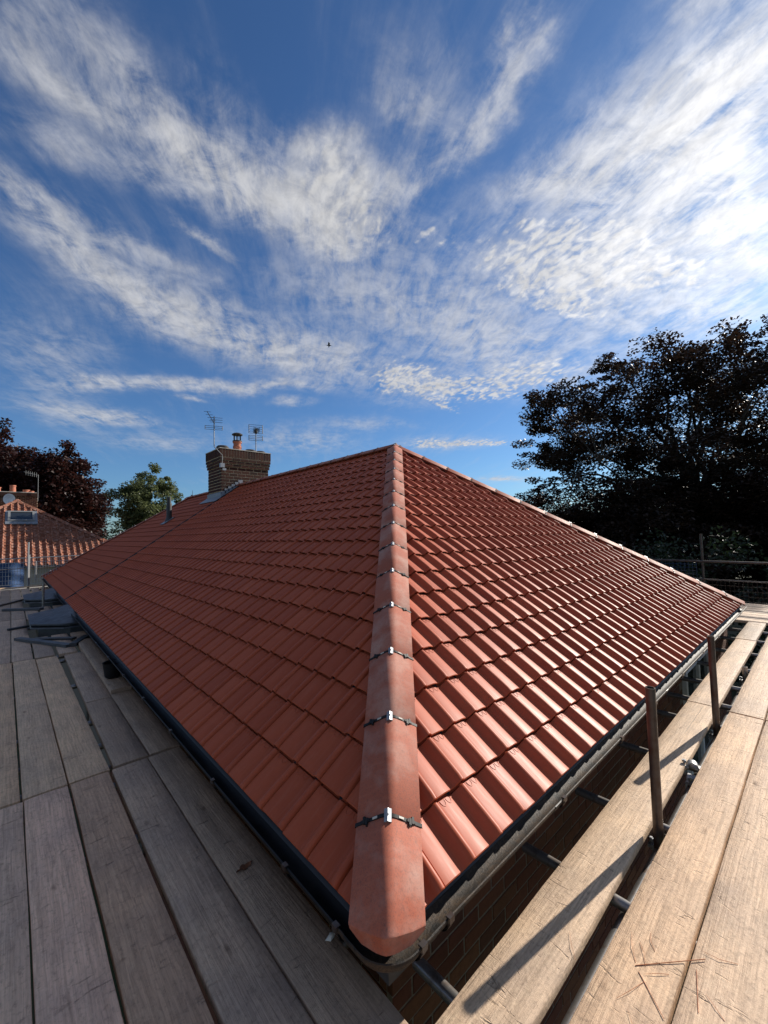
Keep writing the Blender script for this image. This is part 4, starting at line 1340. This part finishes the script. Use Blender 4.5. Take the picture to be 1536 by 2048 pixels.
# dry leaf, mortar splash, stalks
def leaf_mesh():
    vs = []; fs = []
    for i in range(9):
        t = i / 8; x = (t - .5) * .085; w = .016 * math.sin(math.pi * min(t * 1.02, 1)) * (1 + .35 * math.sin(i * 2.3)) + .001
        vs += [(x, -w, .006 + .004 * math.sin(i)), (x, 0, .003), (x, w, .007 + .003 * math.cos(i * 1.7))]
    for i in range(8):
        q = i * 3; fs += [(q, q + 3, q + 4, q + 1), (q + 1, q + 4, q + 5, q + 2)]
    return mesh('dead_leaf', vs, fs, [M['leafdry']], 60)
o = link('dead_leaf', leaf_mesh(), None, Matrix.Translation((-.03, .985, BZ + .001)) @ Matrix.Rotation(.15, 4, 'Z')); tag(o, 'curled brown dead leaf on the dark left boards near the gutter', 'leaf')
m = MB(); m.lathe([(.020, 0), (.019, .004), (.012, .010), (.003, .012)], (0, 0, 0), 9)
for i in range(len(m.v)):
    x, y, z = m.v[i]; m.v[i] = (x * (1.0 + .3 * math.sin(i * 2.1)), y * (.7 + .25 * math.cos(i * 1.3)), z)
o = m.build('mortar_splash', M['flaunch'], None, 40); o.location = (.075, .415, BZ + .001); tag(o, 'small white mortar splash on the board edge by the gutter corner', 'mortar')
def stalks(center, n, spread, Lr, name, label, seed):
    rg = np.random.default_rng(seed); m = MB()
    for i in range(n):
        x = center[0] + rg.normal(0, spread[0]); y = center[1] + rg.normal(0, spread[1]); a = rg.normal(spread[2], .45) ; L = rg.uniform(*Lr)
        if rg.random() < .25: a += 1.4
        p = Vector((x, y, BZ + .0035)); d = Vector((math.cos(a), math.sin(a), rg.uniform(0, .05)))
        q = p + d * L * .5 + Vector((0, 0, .002)); r_ = p + Vector((math.cos(a + rg.normal(0, .12)), math.sin(a + rg.normal(0, .12)), .02)) * L
        m.tube(p, q, .0008, 4); m.tube(q, r_, .0008, 4, r2=.0004)
    o = m.build(name, M['needle'], None, None); tag(o, label, 'plant litter', kind='stuff')
stalks((.80, -.52), 9, (.14, .07, .55), (.05, .16), 'dry_stalks', 'thin reddish dry stalks scattered on the sunlit near boards', 3)
m = MB(); m.tube((.815, -.445, BZ + .004), (1.02, -.615, BZ + .006), .0014, 5); m.tube((.955, -.60, BZ + .004), (.80, -.632, BZ + .004), .0012, 5); m.tube((.80, -.46, BZ + .004), (.70, -.56, BZ + .004), .0012, 5)
tag(m.build('dry_stalks', M['needle'], None, None), 'longer straight dry stalks crossing the joint of the sunlit boards', 'plant litter', kind='stuff')
m = MB()
for i in range(16):
    x = rng.uniform(.5, 3.2); y = rng.uniform(-.36, -.26); m.tube((x, y, BZ - .06), (x + rng.normal(0, .05), y + rng.normal(0, .02), BZ - .10), .004, 4)

# ------------------------------------------------------------------ the neighbour's house
nh = tag(empty('brick_house', (-.6, 35, GZ)), 'neighbouring house with weathered orange pantiled hipped roof and roof window', 'house')
NX0, NX1, NY0 = -6.9, 5.65, 29.0
NHW = (NX1 - NX0) / 2; NCX = (NX0 + NX1) / 2
NZ0 = -0.10; NZA = 3.95
NP = math.atan((NZA - NZ0) / NHW)
ncp, nsp = math.cos(NP), math.sin(NP)
NY1 = NY0 + 2 * NHW + 2
ov = [(NX0, NY0, NZ0 - .08), (NX1, NY0, NZ0 - .08), (NX1, NY1, NZ0 - .08), (NX0, NY1, NZ0 - .08), (NCX, NY0 + NHW, NZA - .08), (NCX, NY1 - NHW, NZA - .08)]
nroof = link('roof', mesh('roof', ov, [(0,1,4),(1,2,5,4),(2,3,5),(3,0,4,5),(3,2,1,0)], [M['oldtile']]), nh, Matrix.Identity(4))
def old_tiles():
    w, g = 0.318, 0.31
    sl_ = NHW / ncp; n = int(sl_ / g) + 1
    P = [(0,.03),(.30,.012),(.55,.008),(.64,.03),(.74,.095),(.83,.115),(.92,.095),(1.0,.03)]
    V0 = []; F0 = []
    for v, dz in ((0, -.005), (0, .03), (g + .04, 0)):
        for u, h in P: V0.append((u * w, v, h + dz))
    for r in range(2):
        for i in range(len(P) - 1):
            a = r * len(P) + i; F0.append((a, a + 1, a + len(P) + 1, a + len(P)))
    sh = mesh('roof_tile', V0, F0, [M['oldtile']], 45)
    u = Vector((1, 0, 0)); v = Vector((0, ncp, nsp)); nn = Vector((0, -nsp, ncp))
    recs = []
    for k in range(n):
        d0 = k * g * ncp; d1 = min((k + 1.15) * g * ncp, NHW)
        nt_ = int((NX1 - NX0) / w) + 2
        for i in range(nt_):
            x0 = NX0 + i * w; x1 = x0 + w
            if x1 < NX0 + d0 or x0 > NX1 - d0: continue
            # roof window opening
            if 9 * g < k * g + .16 and False: pass
            org = Vector((x0, NY0, NZ0)) + v * (k * g)
            clip = []
            if x0 < NX0 + d1: clip.append((Vector((NX0, NY0, 0)), Vector((-1, 1, 0))))
            if x1 > NX1 - d1: clip.append((Vector((NX1, NY0, 0)), Vector((1, 1, 0))))
            recs.append(((org - campos).length, org, clip))
    recs.sort(key=lambda r: r[0])
    # only those in view count; the ones with x > -1.4 show
    recs.sort(key=lambda r: (0 if r[1].x > -1.9 else 1, r[0]))
    vis = 0; big = MB()
    for d, org, clip in recs:
        mt = Matrix(((u.x, v.x, nn.x, org.x), (u.y, v.y, nn.y, org.y), (u.z, v.z, nn.z, org.z), (0,0,0,1)))
        mt = mt @ Matrix.Translation((rng.normal(0,.004), rng.normal(0,.008), rng.normal(0,.003))) @ Matrix.Rotation(rng.normal(0,.01),4,'Z')
        V, F = V0, F0
        if clip:
            im = mt.inverted(); V, F = clip_geo(V0, F0, [(im @ c, im.to_3x3() @ q) for c, q in clip])
            if not F: continue
        if vis < 300 and org.x > -1.9:
            link('roof_tile', sh if not clip else mesh('roof_tile', V, F, [M['oldtile']], 45), nroof, mt); vis += 1
        else:
            big.add([tuple(mt @ Vector(q)) for q in V], F)
    tag(link('roof_tile_field', mesh('roof_tile_field', big.v, big.f, [M['oldtile']], 45), nroof, Matrix.Identity(4)), kind='stuff')
old_tiles()
ncap = cap_mesh('hip_tile', .60, .17, .12, M['oldtile'], th=.03)
for cx_, sx_ in ((NX1, -1), (NX0, 1)):
    d = Vector((sx_ * ncp, ncp, nsp)); d = Vector((sx_, 1, math.tan(NP)))
    Ltot = NHW * d.length; s = 0.0
    while s < Ltot - .3:
        p = Vector((cx_, NY0, NZ0 + .16)) + d.normalized() * s
        link('hip_tile', ncap, nroof, line_frame(p, d, Vector((-1 * 1, sx_, 0))) @ Matrix.Rotation(rng.normal(0, .012), 4, 'Y'))
        s += .615
wn = MB(); wn.box((NX0 + .5, NY0 + .5, GZ), (NX1 - .5, NY1 - .5, NZ0 - .05)); wn.build('wall', M['render'], nh)
sweep('gutter', [(NX0, NY0 - .02), (NX1, NY0 - .02)], [(o_ * 1.1, z - .02 + NZ0 + .02) for o_, z in gutter_sec(.06, 0)], M['plastic'], nh)
# roof window
fx, fv = -1.02, None
u = Vector((1, 0, 0)); v = Vector((0, ncp, nsp)); nn = Vector((0, -nsp, ncp))
def nframe(x, s, h):
    p = Vector((x, NY0, NZ0)) + v * s + nn * h
    return Matrix(((u.x, v.x, nn.x, p.x), (u.y, v.y, nn.y, p.y), (u.z, v.z, nn.z, p.z), (0,0,0,1)))
ws = 4.70
fr = nframe(-1.05, ws, .05)
m = MB(); W_, H_ = 1.28, 1.20
for a, b, c, d in ((0, W_, 0, .12), (0, W_, H_ - .12, H_), (0, .12, .12, H_ - .12), (W_ - .12, W_, .12, H_ - .12)): m.box((a, c, 0), (b, d, .16), 0, fr)
m2 = m.build('roof_window', M['mast'], nh)
m = MB(); m.box((.12, .12, .05), (W_ - .12, H_ - .12, .12), 0, fr); m.build('pane', M['glass'], m2)
m = MB(); m.box((-.12, -.30, .03), (W_ + .12, 0, .10), 0, fr); m.box((-.12, 0, .03), (0, H_ + .1, .09), 0, fr); m.box((W_, 0, .03), (W_ + .12, H_ + .1, .09), 0, fr); m.build('lead_flashing', M['lead'], m2)
# its chimney
ncz = NZA + .1
cb = MB(); cb.box((-2.6, 36.2, 2.5), (.45, 37.2, 4.42)); nch = cb.build('chimney', M['oldmortar'], nh)
ra = brick_run(Vector((-2.6, 36.2, 0)), Vector((1,0,0)), Vector((0,-1,0)), 3.05, 2.6, 4.42, nch, None, None, bl=.23, bh=.075, j=.012)
put_bricks(ra, Vector((1,0,0)), Vector((0,-1,0)), nch, M['chimbrick'], .075, .03, 0, proud=.01)
m = MB(); m.box((-2.66, 36.12, 4.42), (.50, 37.28, 4.66)); m.build('cap_course', M['chimbrick'], nch)
m = MB(); m.box((-2.5, 36.2, 4.66), (.4, 37.2, 4.71)); m.build('flaunching', M['flaunch'], nch)
for x, h, r in ((-.85, .48, .17), (-.15, .20, .2), (-1.6, .3, .18), (.1, .12, .18)):
    m = MB(); m.lathe([(r, 0), (r * .9, h * .8), (r * 1.05, h * .85), (r, h)], (x, 36.6, 4.70), 14); m.build('chimney_pot', M['pot'], nch)
dsh = tag(empty('satellite_dish', (-1.0, 35.9, 4.2)), 'pale satellite dish beside the roof peak of the neighbouring house', 'satellite dish')
m = MB(); prof = [(0.001, .10), (.12, .085), (.22, .055), (.31, .01), (.325, 0), (.31, .0), (.2, .04), (.1, .07), (.001, .085)]
vs = []; fs = []; n = 20
for (r, z) in prof:
    for i in range(n):
        a = 2 * math.pi * i / n; vs.append((r * math.cos(a), z, r * 1.12 * math.sin(a)))
for k in range(len(prof) - 1):
    for i in range(n): fs.append((k*n+i, k*n+(i+1)%n, (k+1)*n+(i+1)%n, (k+1)*n+i))
link('reflector', mesh('reflector', vs, fs, [M['white']], 50), dsh, Matrix.Translation((-1.02, 35.75, 4.16)) @ Matrix.Rotation(-.35, 4, 'Z'))
m = MB(); m.tube((-1.02, 35.85, 4.1), (-1.02, 36.2, 3.95), .03, 8); m.tube((-1.02, 35.8, 3.9), (-1.02, 35.35, 4.0), .012, 6); m.build('arm', M['alu'], dsh)
for (x, zt, lab) in ((-2.02, 6.0, 'thin tv aerial at the left end of the neighbouring chimney'), (.45, 5.95, 'thin tv aerial on a pole at the right end of the neighbouring chimney')):
    e = tag(empty('tv_aerial', (x, 36.1, 4.0)), lab, 'aerial', 'aerials on the neighbouring chimney')
    m = MB(); m.tube((x, 36.05, 4.1), (x, 36.05, zt), .016, 8); m.build('mast', M['mast'], e)
    m = MB(); m.tube((x, 36.05, zt - .05), (x - .75, 35.9, zt + .12), .012, 6)
    for k in range(6): m.tube((x - .1 - k * .11, 36.0, zt - .03 + k * .02 - .16), (x - .1 - k * .11, 36.0, zt - .03 + k * .02 + .16), .010, 5)
    m.build('boom', M['mast'], e)

# ------------------------------------------------------------------ trees
def leaves(centres, radii, counts, size, flat=.55, seed=1, droop=0.0, aspect=.62):
    """small folded leaves spread through many ragged clusters"""
    rg = np.random.default_rng(seed)
    P, S = [], []
    for c, r, n in zip(centres, radii, counts):
        q = rg.normal(size=(n, 3)); q /= np.linalg.norm(q, axis=1)[:, None]
        q *= (rg.random(n) ** .45)[:, None]
        P.append(np.asarray(c) + q * np.asarray(r))
    P = np.concatenate(P); n = len(P)
    nrm = rg.normal(size=(n, 3)); nrm[:, 2] = np.abs(nrm[:, 2]) + flat; nrm /= np.linalg.norm(nrm, axis=1)[:, None]
    t = rg.normal(size=(n, 3)); t -= (t * nrm).sum(1)[:, None] * nrm; t /= np.linalg.norm(t, axis=1)[:, None]
    b = np.cross(nrm, t)
    s = size * rg.uniform(.6, 1.25, n)[:, None]
    a0 = P - t * s; a1 = P + b * s * aspect + nrm * s * .15; a2 = P + t * s; a3 = P - b * s * aspect + nrm * s * .15
    V = np.stack([a0, a1, a2, a3], 1).reshape(-1, 3)
    F = np.arange(4 * n).reshape(n, 4)
    return V, F

def limb(m, a, b, r0, r1, bend=.1, n=5, rg=None):
    pts = []
    for i in range(n + 1):
        t = i / n
        p = a.lerp(b, t) + Vector((rg.normal(0, bend), rg.normal(0, bend), rg.normal(0, bend) * .6)) * math.sin(math.pi * t) 
        pts.append(p)
    for i in range(n):
        m.tube(pts[i], pts[i + 1], r0 + (r1 - r0) * i / n, 7, r2=r0 + (r1 - r0) * (i + 1) / n)
    return pts

def make_tree(name, base, crown_c, crown_r, nclus, per, csize, lsize, mat, label, cat='tree', seed=1, group=None, hfun=None, trunk_r=.25, shell=.5, nbr=12, flat=.55, extra=(), zs=.5):
    rg = np.random.default_rng(seed)
    e = tag(empty(name, base), label, cat, group)
    C = Vector(crown_c)
    cs, rs, ns = [], [], []
    tries = 0
    while len(cs) < nclus and tries < nclus * 60:
        tries += 1
        q = rg.normal(size=3); q /= np.linalg.norm(q)
        rr_ = shell + (1 - shell) * rg.random() ** .6
        lump = 1 + .13 * math.sin(3.1 * q[0] + seed) + .11 * math.sin(4.7 * q[1] + 2 * seed) + .1 * math.sin(5.3 * q[2] + seed)
        p = np.array(C) + q * rr_ * lump * np.array(crown_r)
        if hfun is not None and not hfun(p): continue
        cs.append(p); k = csize * rg.uniform(.6, 1.3); rs.append((k, k, k * zs)); ns.append(int(per * rg.uniform(.5, 1.3)))
    for (c, r, n) in extra: cs.append(np.array(c)); rs.append(r); ns.append(n)
    V, F = leaves(cs, rs, ns, lsize, flat, seed)
    link('crown', fastmesh('crown', V, F, mat, 4), e, Matrix.Identity(4))
    m = MB(); B = Vector(base); top = C + Vector((0, 0, crown_r[2] * .35))
    pts = limb(m, B, top, trunk_r, trunk_r * .3, .15, 7, rg)
    idx = rg.choice(len(cs), min(nbr, len(cs)), replace=False)
    for i in idx:
        t = pts[rg.integers(2, len(pts) - 1)]
        mid = limb(m, t, Vector(cs[i]), trunk_r * .32, trunk_r * .05, .25, 6, rg)
    m.build('trunk', M['bark'], e, 50)
    return e

# the big dark beech on the right: layered sprays inside its measured outline (metres across the view, metres up)
BEECH = [(-10.86, 8.28), (-10.12, 9.25), (-9.12, 10.09), (-7.89, 10.27), (-6.84, 9.33), (-6.03, 11.05), (-4.76, 12.13), (-3.7, 11.62), (-2.62, 11.77), (-1.69, 12.05), (0.46, 12.32), (2.01, 12.58), (2.95, 13.33), (4.69, 13.8), (11.88, 12.93), (11.88, -6.53), (-10.44, -6.11), (-10.22, 2.8), (-9.43, 4.0), (-9.78, 6.17), (-9.26, 7.14), (-10.04, 7.72)]
BC = (29.97, 4.19)
def inside(x, y, P):
    c = False; j = len(P) - 1
    for i in range(len(P)):
        if (P[i][1] > y) != (P[j][1] > y) and x < (P[j][0] - P[i][0]) * (y - P[i][1]) / (P[j][1] - P[i][1]) + P[i][0]: c = not c
        j = i
    return c
def shades_front(p):
    """would a leaf here cut the sun off from the front slope or the near deck? (it does not in the place)"""
    x, y, z = p
    t = (x - 8.2) / sdir.x
    while t < 60:
        X, Y, Z = x - t * sdir.x, y - t * sdir.y, z - t * sdir.z
        if Z < -.33: return -1 < X < 6.4 and Y < .3
        h = min(X, Y, LB - X) * TP if (0 < X < LB and Y > 0) else -1
        if Z < h: return Y < min(X, LB - X) + .1 and X < 6.6
        t += .25
    return False
def add_beech():
    rg = np.random.default_rng(12)
    base = (BC[0], BC[1], GZ)
    e = tag(empty('beech_tree', base), 'large dark beech with layered sprays of leaves rising behind the right roof slope', 'tree')
    T = Vector(base)
    m = MB()
    fork = T + Vector((.1, .1, 6.2))
    tr = limb(m, T, fork, .42, .30, .06, 6, rg)
    cs, rs, ns = [], [], []
    def place(lat, z, dp): return np.array([BC[0] + lat * .737 + dp * .676, BC[1] - lat * .676 + dp * .737, z])
    n = 0
    while n < 1150:
        lat, z = rg.uniform(-11, 11.8), rg.uniform(-2.6, 14)
        if not inside(lat, z, BEECH): continue
        edge = not (inside(lat - .9, z, BEECH) and inside(lat, z + .9, BEECH) and inside(lat + .9, z, BEECH))
        if not edge and rg.random() < .45 and z > 2.5: continue
        dp = rg.normal(0, 1.2 if edge else 3.0)
        p = place(lat, z, dp)
        if shades_front(p): continue
        n += 1
        if edge:
            k = rg.uniform(.32, .72)
        else:
            k = rg.uniform(.75, 1.5)
        cs.append(p); rs.append((k, k, k * rg.uniform(.32, .62))); ns.append(int((330 if z > 3.0 else 400) * k ** 1.5 * rg.uniform(.45, 1.2)))
    for i in range(230):
        p = place(rg.uniform(-10.3, 11), rg.uniform(-2.5, 3.6), rg.normal(0, 2.2))
        k = rg.uniform(.8, 1.4); cs.append(p); rs.append((k, k, k * .5)); ns.append(int(420 * k ** 1.5))
    # boughs: long rising limbs, then thinner branches that reach the sprays
    tips = []
    for i in range(15):
        lat = -9.5 + 17.0 * (i + rg.uniform(-.3, .3)) / 14; z = 10.6 - .067 * (lat + .5) ** 2 + rg.uniform(-2.0, 1.1)
        z = min(z, 11.2)
        a = tr[rg.integers(3, 7)]
        tips.append(limb(m, a, Vector(place(lat * .86, z, rg.normal(0, 1.0))), .17, .035, .28, 8, rg))
    for i in range(0, len(cs), 3):
        c = Vector(cs[i]); best = None
        for pts in tips + [tr]:
            for q in pts[1:]:
                d = (q - c).length + max(0, q.z - c.z) * .8
                if best is None or d < best[0]: best = (d, q)
        if best[0] < 5.5: limb(m, best[1], c, .035, .010, .10, 4, rg)
    V, F = leaves(cs, rs, ns, .098, .9, 12)
    link('crown', fastmesh('crown', V, F, M['leaf_beech'], 4), e, Matrix.Identity(4))
    m.build('trunk', M['bark'], e, 50)
    print('beech leaves', len(F))
add_beech()

make_tree('copper_beech_tree', (-1.6, 46, GZ), (-1.5, 46, 4.4), (4.6, 4.5, 5.6), 330, 190, 1.1, .16, M['leaf_copper'],
          'tall dark purple copper beech behind the neighbouring chimney at far left', seed=21, trunk_r=.45, shell=.25, nbr=30, group='copper beeches behind the neighbouring house', zs=.7)
make_tree('copper_beech_tree', (3.0, 42, GZ), (2.3, 42, 3.7), (3.2, 3.0, 5.0), 330, 170, .85, .14, M['leaf_copper'],
          'rounded purple copper beech right of the neighbouring chimney', seed=33, trunk_r=.4, shell=.3, nbr=24, group='copper beeches behind the neighbouring house', zs=.7)
make_tree('birch_tree', (6.3, 32, GZ), (6.2, 32, 3.2), (2.0, 1.7, 3.55), 260, 150, .42, .085, M['leaf_green'],
          'slender pale green tree with loose foliage left of the main chimney', seed=44, trunk_r=.14, shell=.25, nbr=34, zs=.8)
make_tree('evergreen_bush', (5.2, 36, GZ), (5.0, 36, .3), (1.7, 1.5, 3.0), 60, 130, .7, .10, M['leaf_dark'],
          'dark evergreen bush between the purple beech and the pale green tree', 'bush', seed=51, trunk_r=.12, shell=.1, nbr=8)
make_tree('evergreen_bush', (7.3, 30, GZ), (7.3, 30, .2), (2.0, 1.2, 2.5), 55, 130, .6, .09, M['leaf_green'],
          'low leafy bush under the pale green tree beyond the roof hip', 'bush', seed=58, trunk_r=.1, shell=.1, nbr=8)
def conifer():
    rg = np.random.default_rng(9); cs, rs, ns = [], [], []
    bx, by = 9.55, 32.5
    for z in np.arange(-1.5, 4.9, .28):
        r = .95 * (4.95 - z) / 6.4 + .05
        k = max(3, int(r * 12))
        for i in range(k):
            a = rg.uniform(0, 6.28); cs.append((bx + r * .7 * math.cos(a), by + r * .7 * math.sin(a), z - .1)); rs.append((r * .5, r * .5, .09)); ns.append(40)
    e = tag(empty('fir_tree', (bx, by, GZ)), 'small pointed conifer just showing over the roof left of the main chimney', 'tree')
    V, F = leaves(cs, rs, ns, .06, .4, 3, aspect=.25)
    link('crown', fastmesh('crown', V, F, M['leaf_dark'], 4), e, Matrix.Identity(4))
    m = MB(); m.tube((bx, by, GZ), (bx, by, 5.0), .12, 8, r2=.012); m.build('trunk', M['bark'], e)
conifer()
# hedge behind the right guard rail
rg = np.random.default_rng(77); cs, rs, ns = [], [], []
for i in range(170):
    t = rg.uniform(0, 1); x = 12.0 + rg.normal(0, .35) + t * 1.0; y = 8.5 - t * 12; z = rg.uniform(GZ, .55 + .3 * math.sin(y))
    cs.append((x, y, z)); rs.append((.6, .6, .5)); ns.append(190)
V, F = leaves(cs, rs, ns, .055, .2, 8)
hd = fastmesh('hedge', V, F, M['leaf_dark'], 4)
tag(link('hedge', hd), 'dense dark hedge running behind the guard rail at far right', 'hedge')

# ------------------------------------------------------------------ the bird
bd = tag(empty('bird', (17.0, 24.3, 15.9)), 'tiny dark bird gliding in the open sky above the roof', 'bird')
bp = Vector((17.0, 24.3, 15.9))
m = MB(); m.tube(bp + Vector((-.16, .1, 0)), bp + Vector((.0, 0, .01)), .02, 8, r2=.05); m.tube(bp, bp + Vector((.16, -.1, 0)), .05, 8, r2=.015)
m.add([tuple(bp + Vector(q)) for q in ((-.16, .1, 0), (-.28, .14, .01), (-.26, .2, .01))], [(0, 1, 2)])
m.build('body', M['bird'], bd)
for s in (-1, 1):
    m = MB(); w = Vector((.6, .8, 0)) * s
    vs = [bp + Vector((.05, -.03, .02)), bp + w * .22 + Vector((.07, -.04, .10)), bp + w * .48 + Vector((-.04, .02, .04)), bp + w * .2 + Vector((-.05, .03, .08)), bp + Vector((-.06, .04, .02))]
    vs += [q + Vector((0, 0, -.008)) for q in vs]
    m.add([tuple(q) for q in vs], [(0,1,3,4),(1,2,3),(9,8,6,5),(8,7,6),(0,5,6,1),(1,6,7,2),(2,7,8,3),(3,8,9,4)])
    m.build('wing', M['bird'], bd)
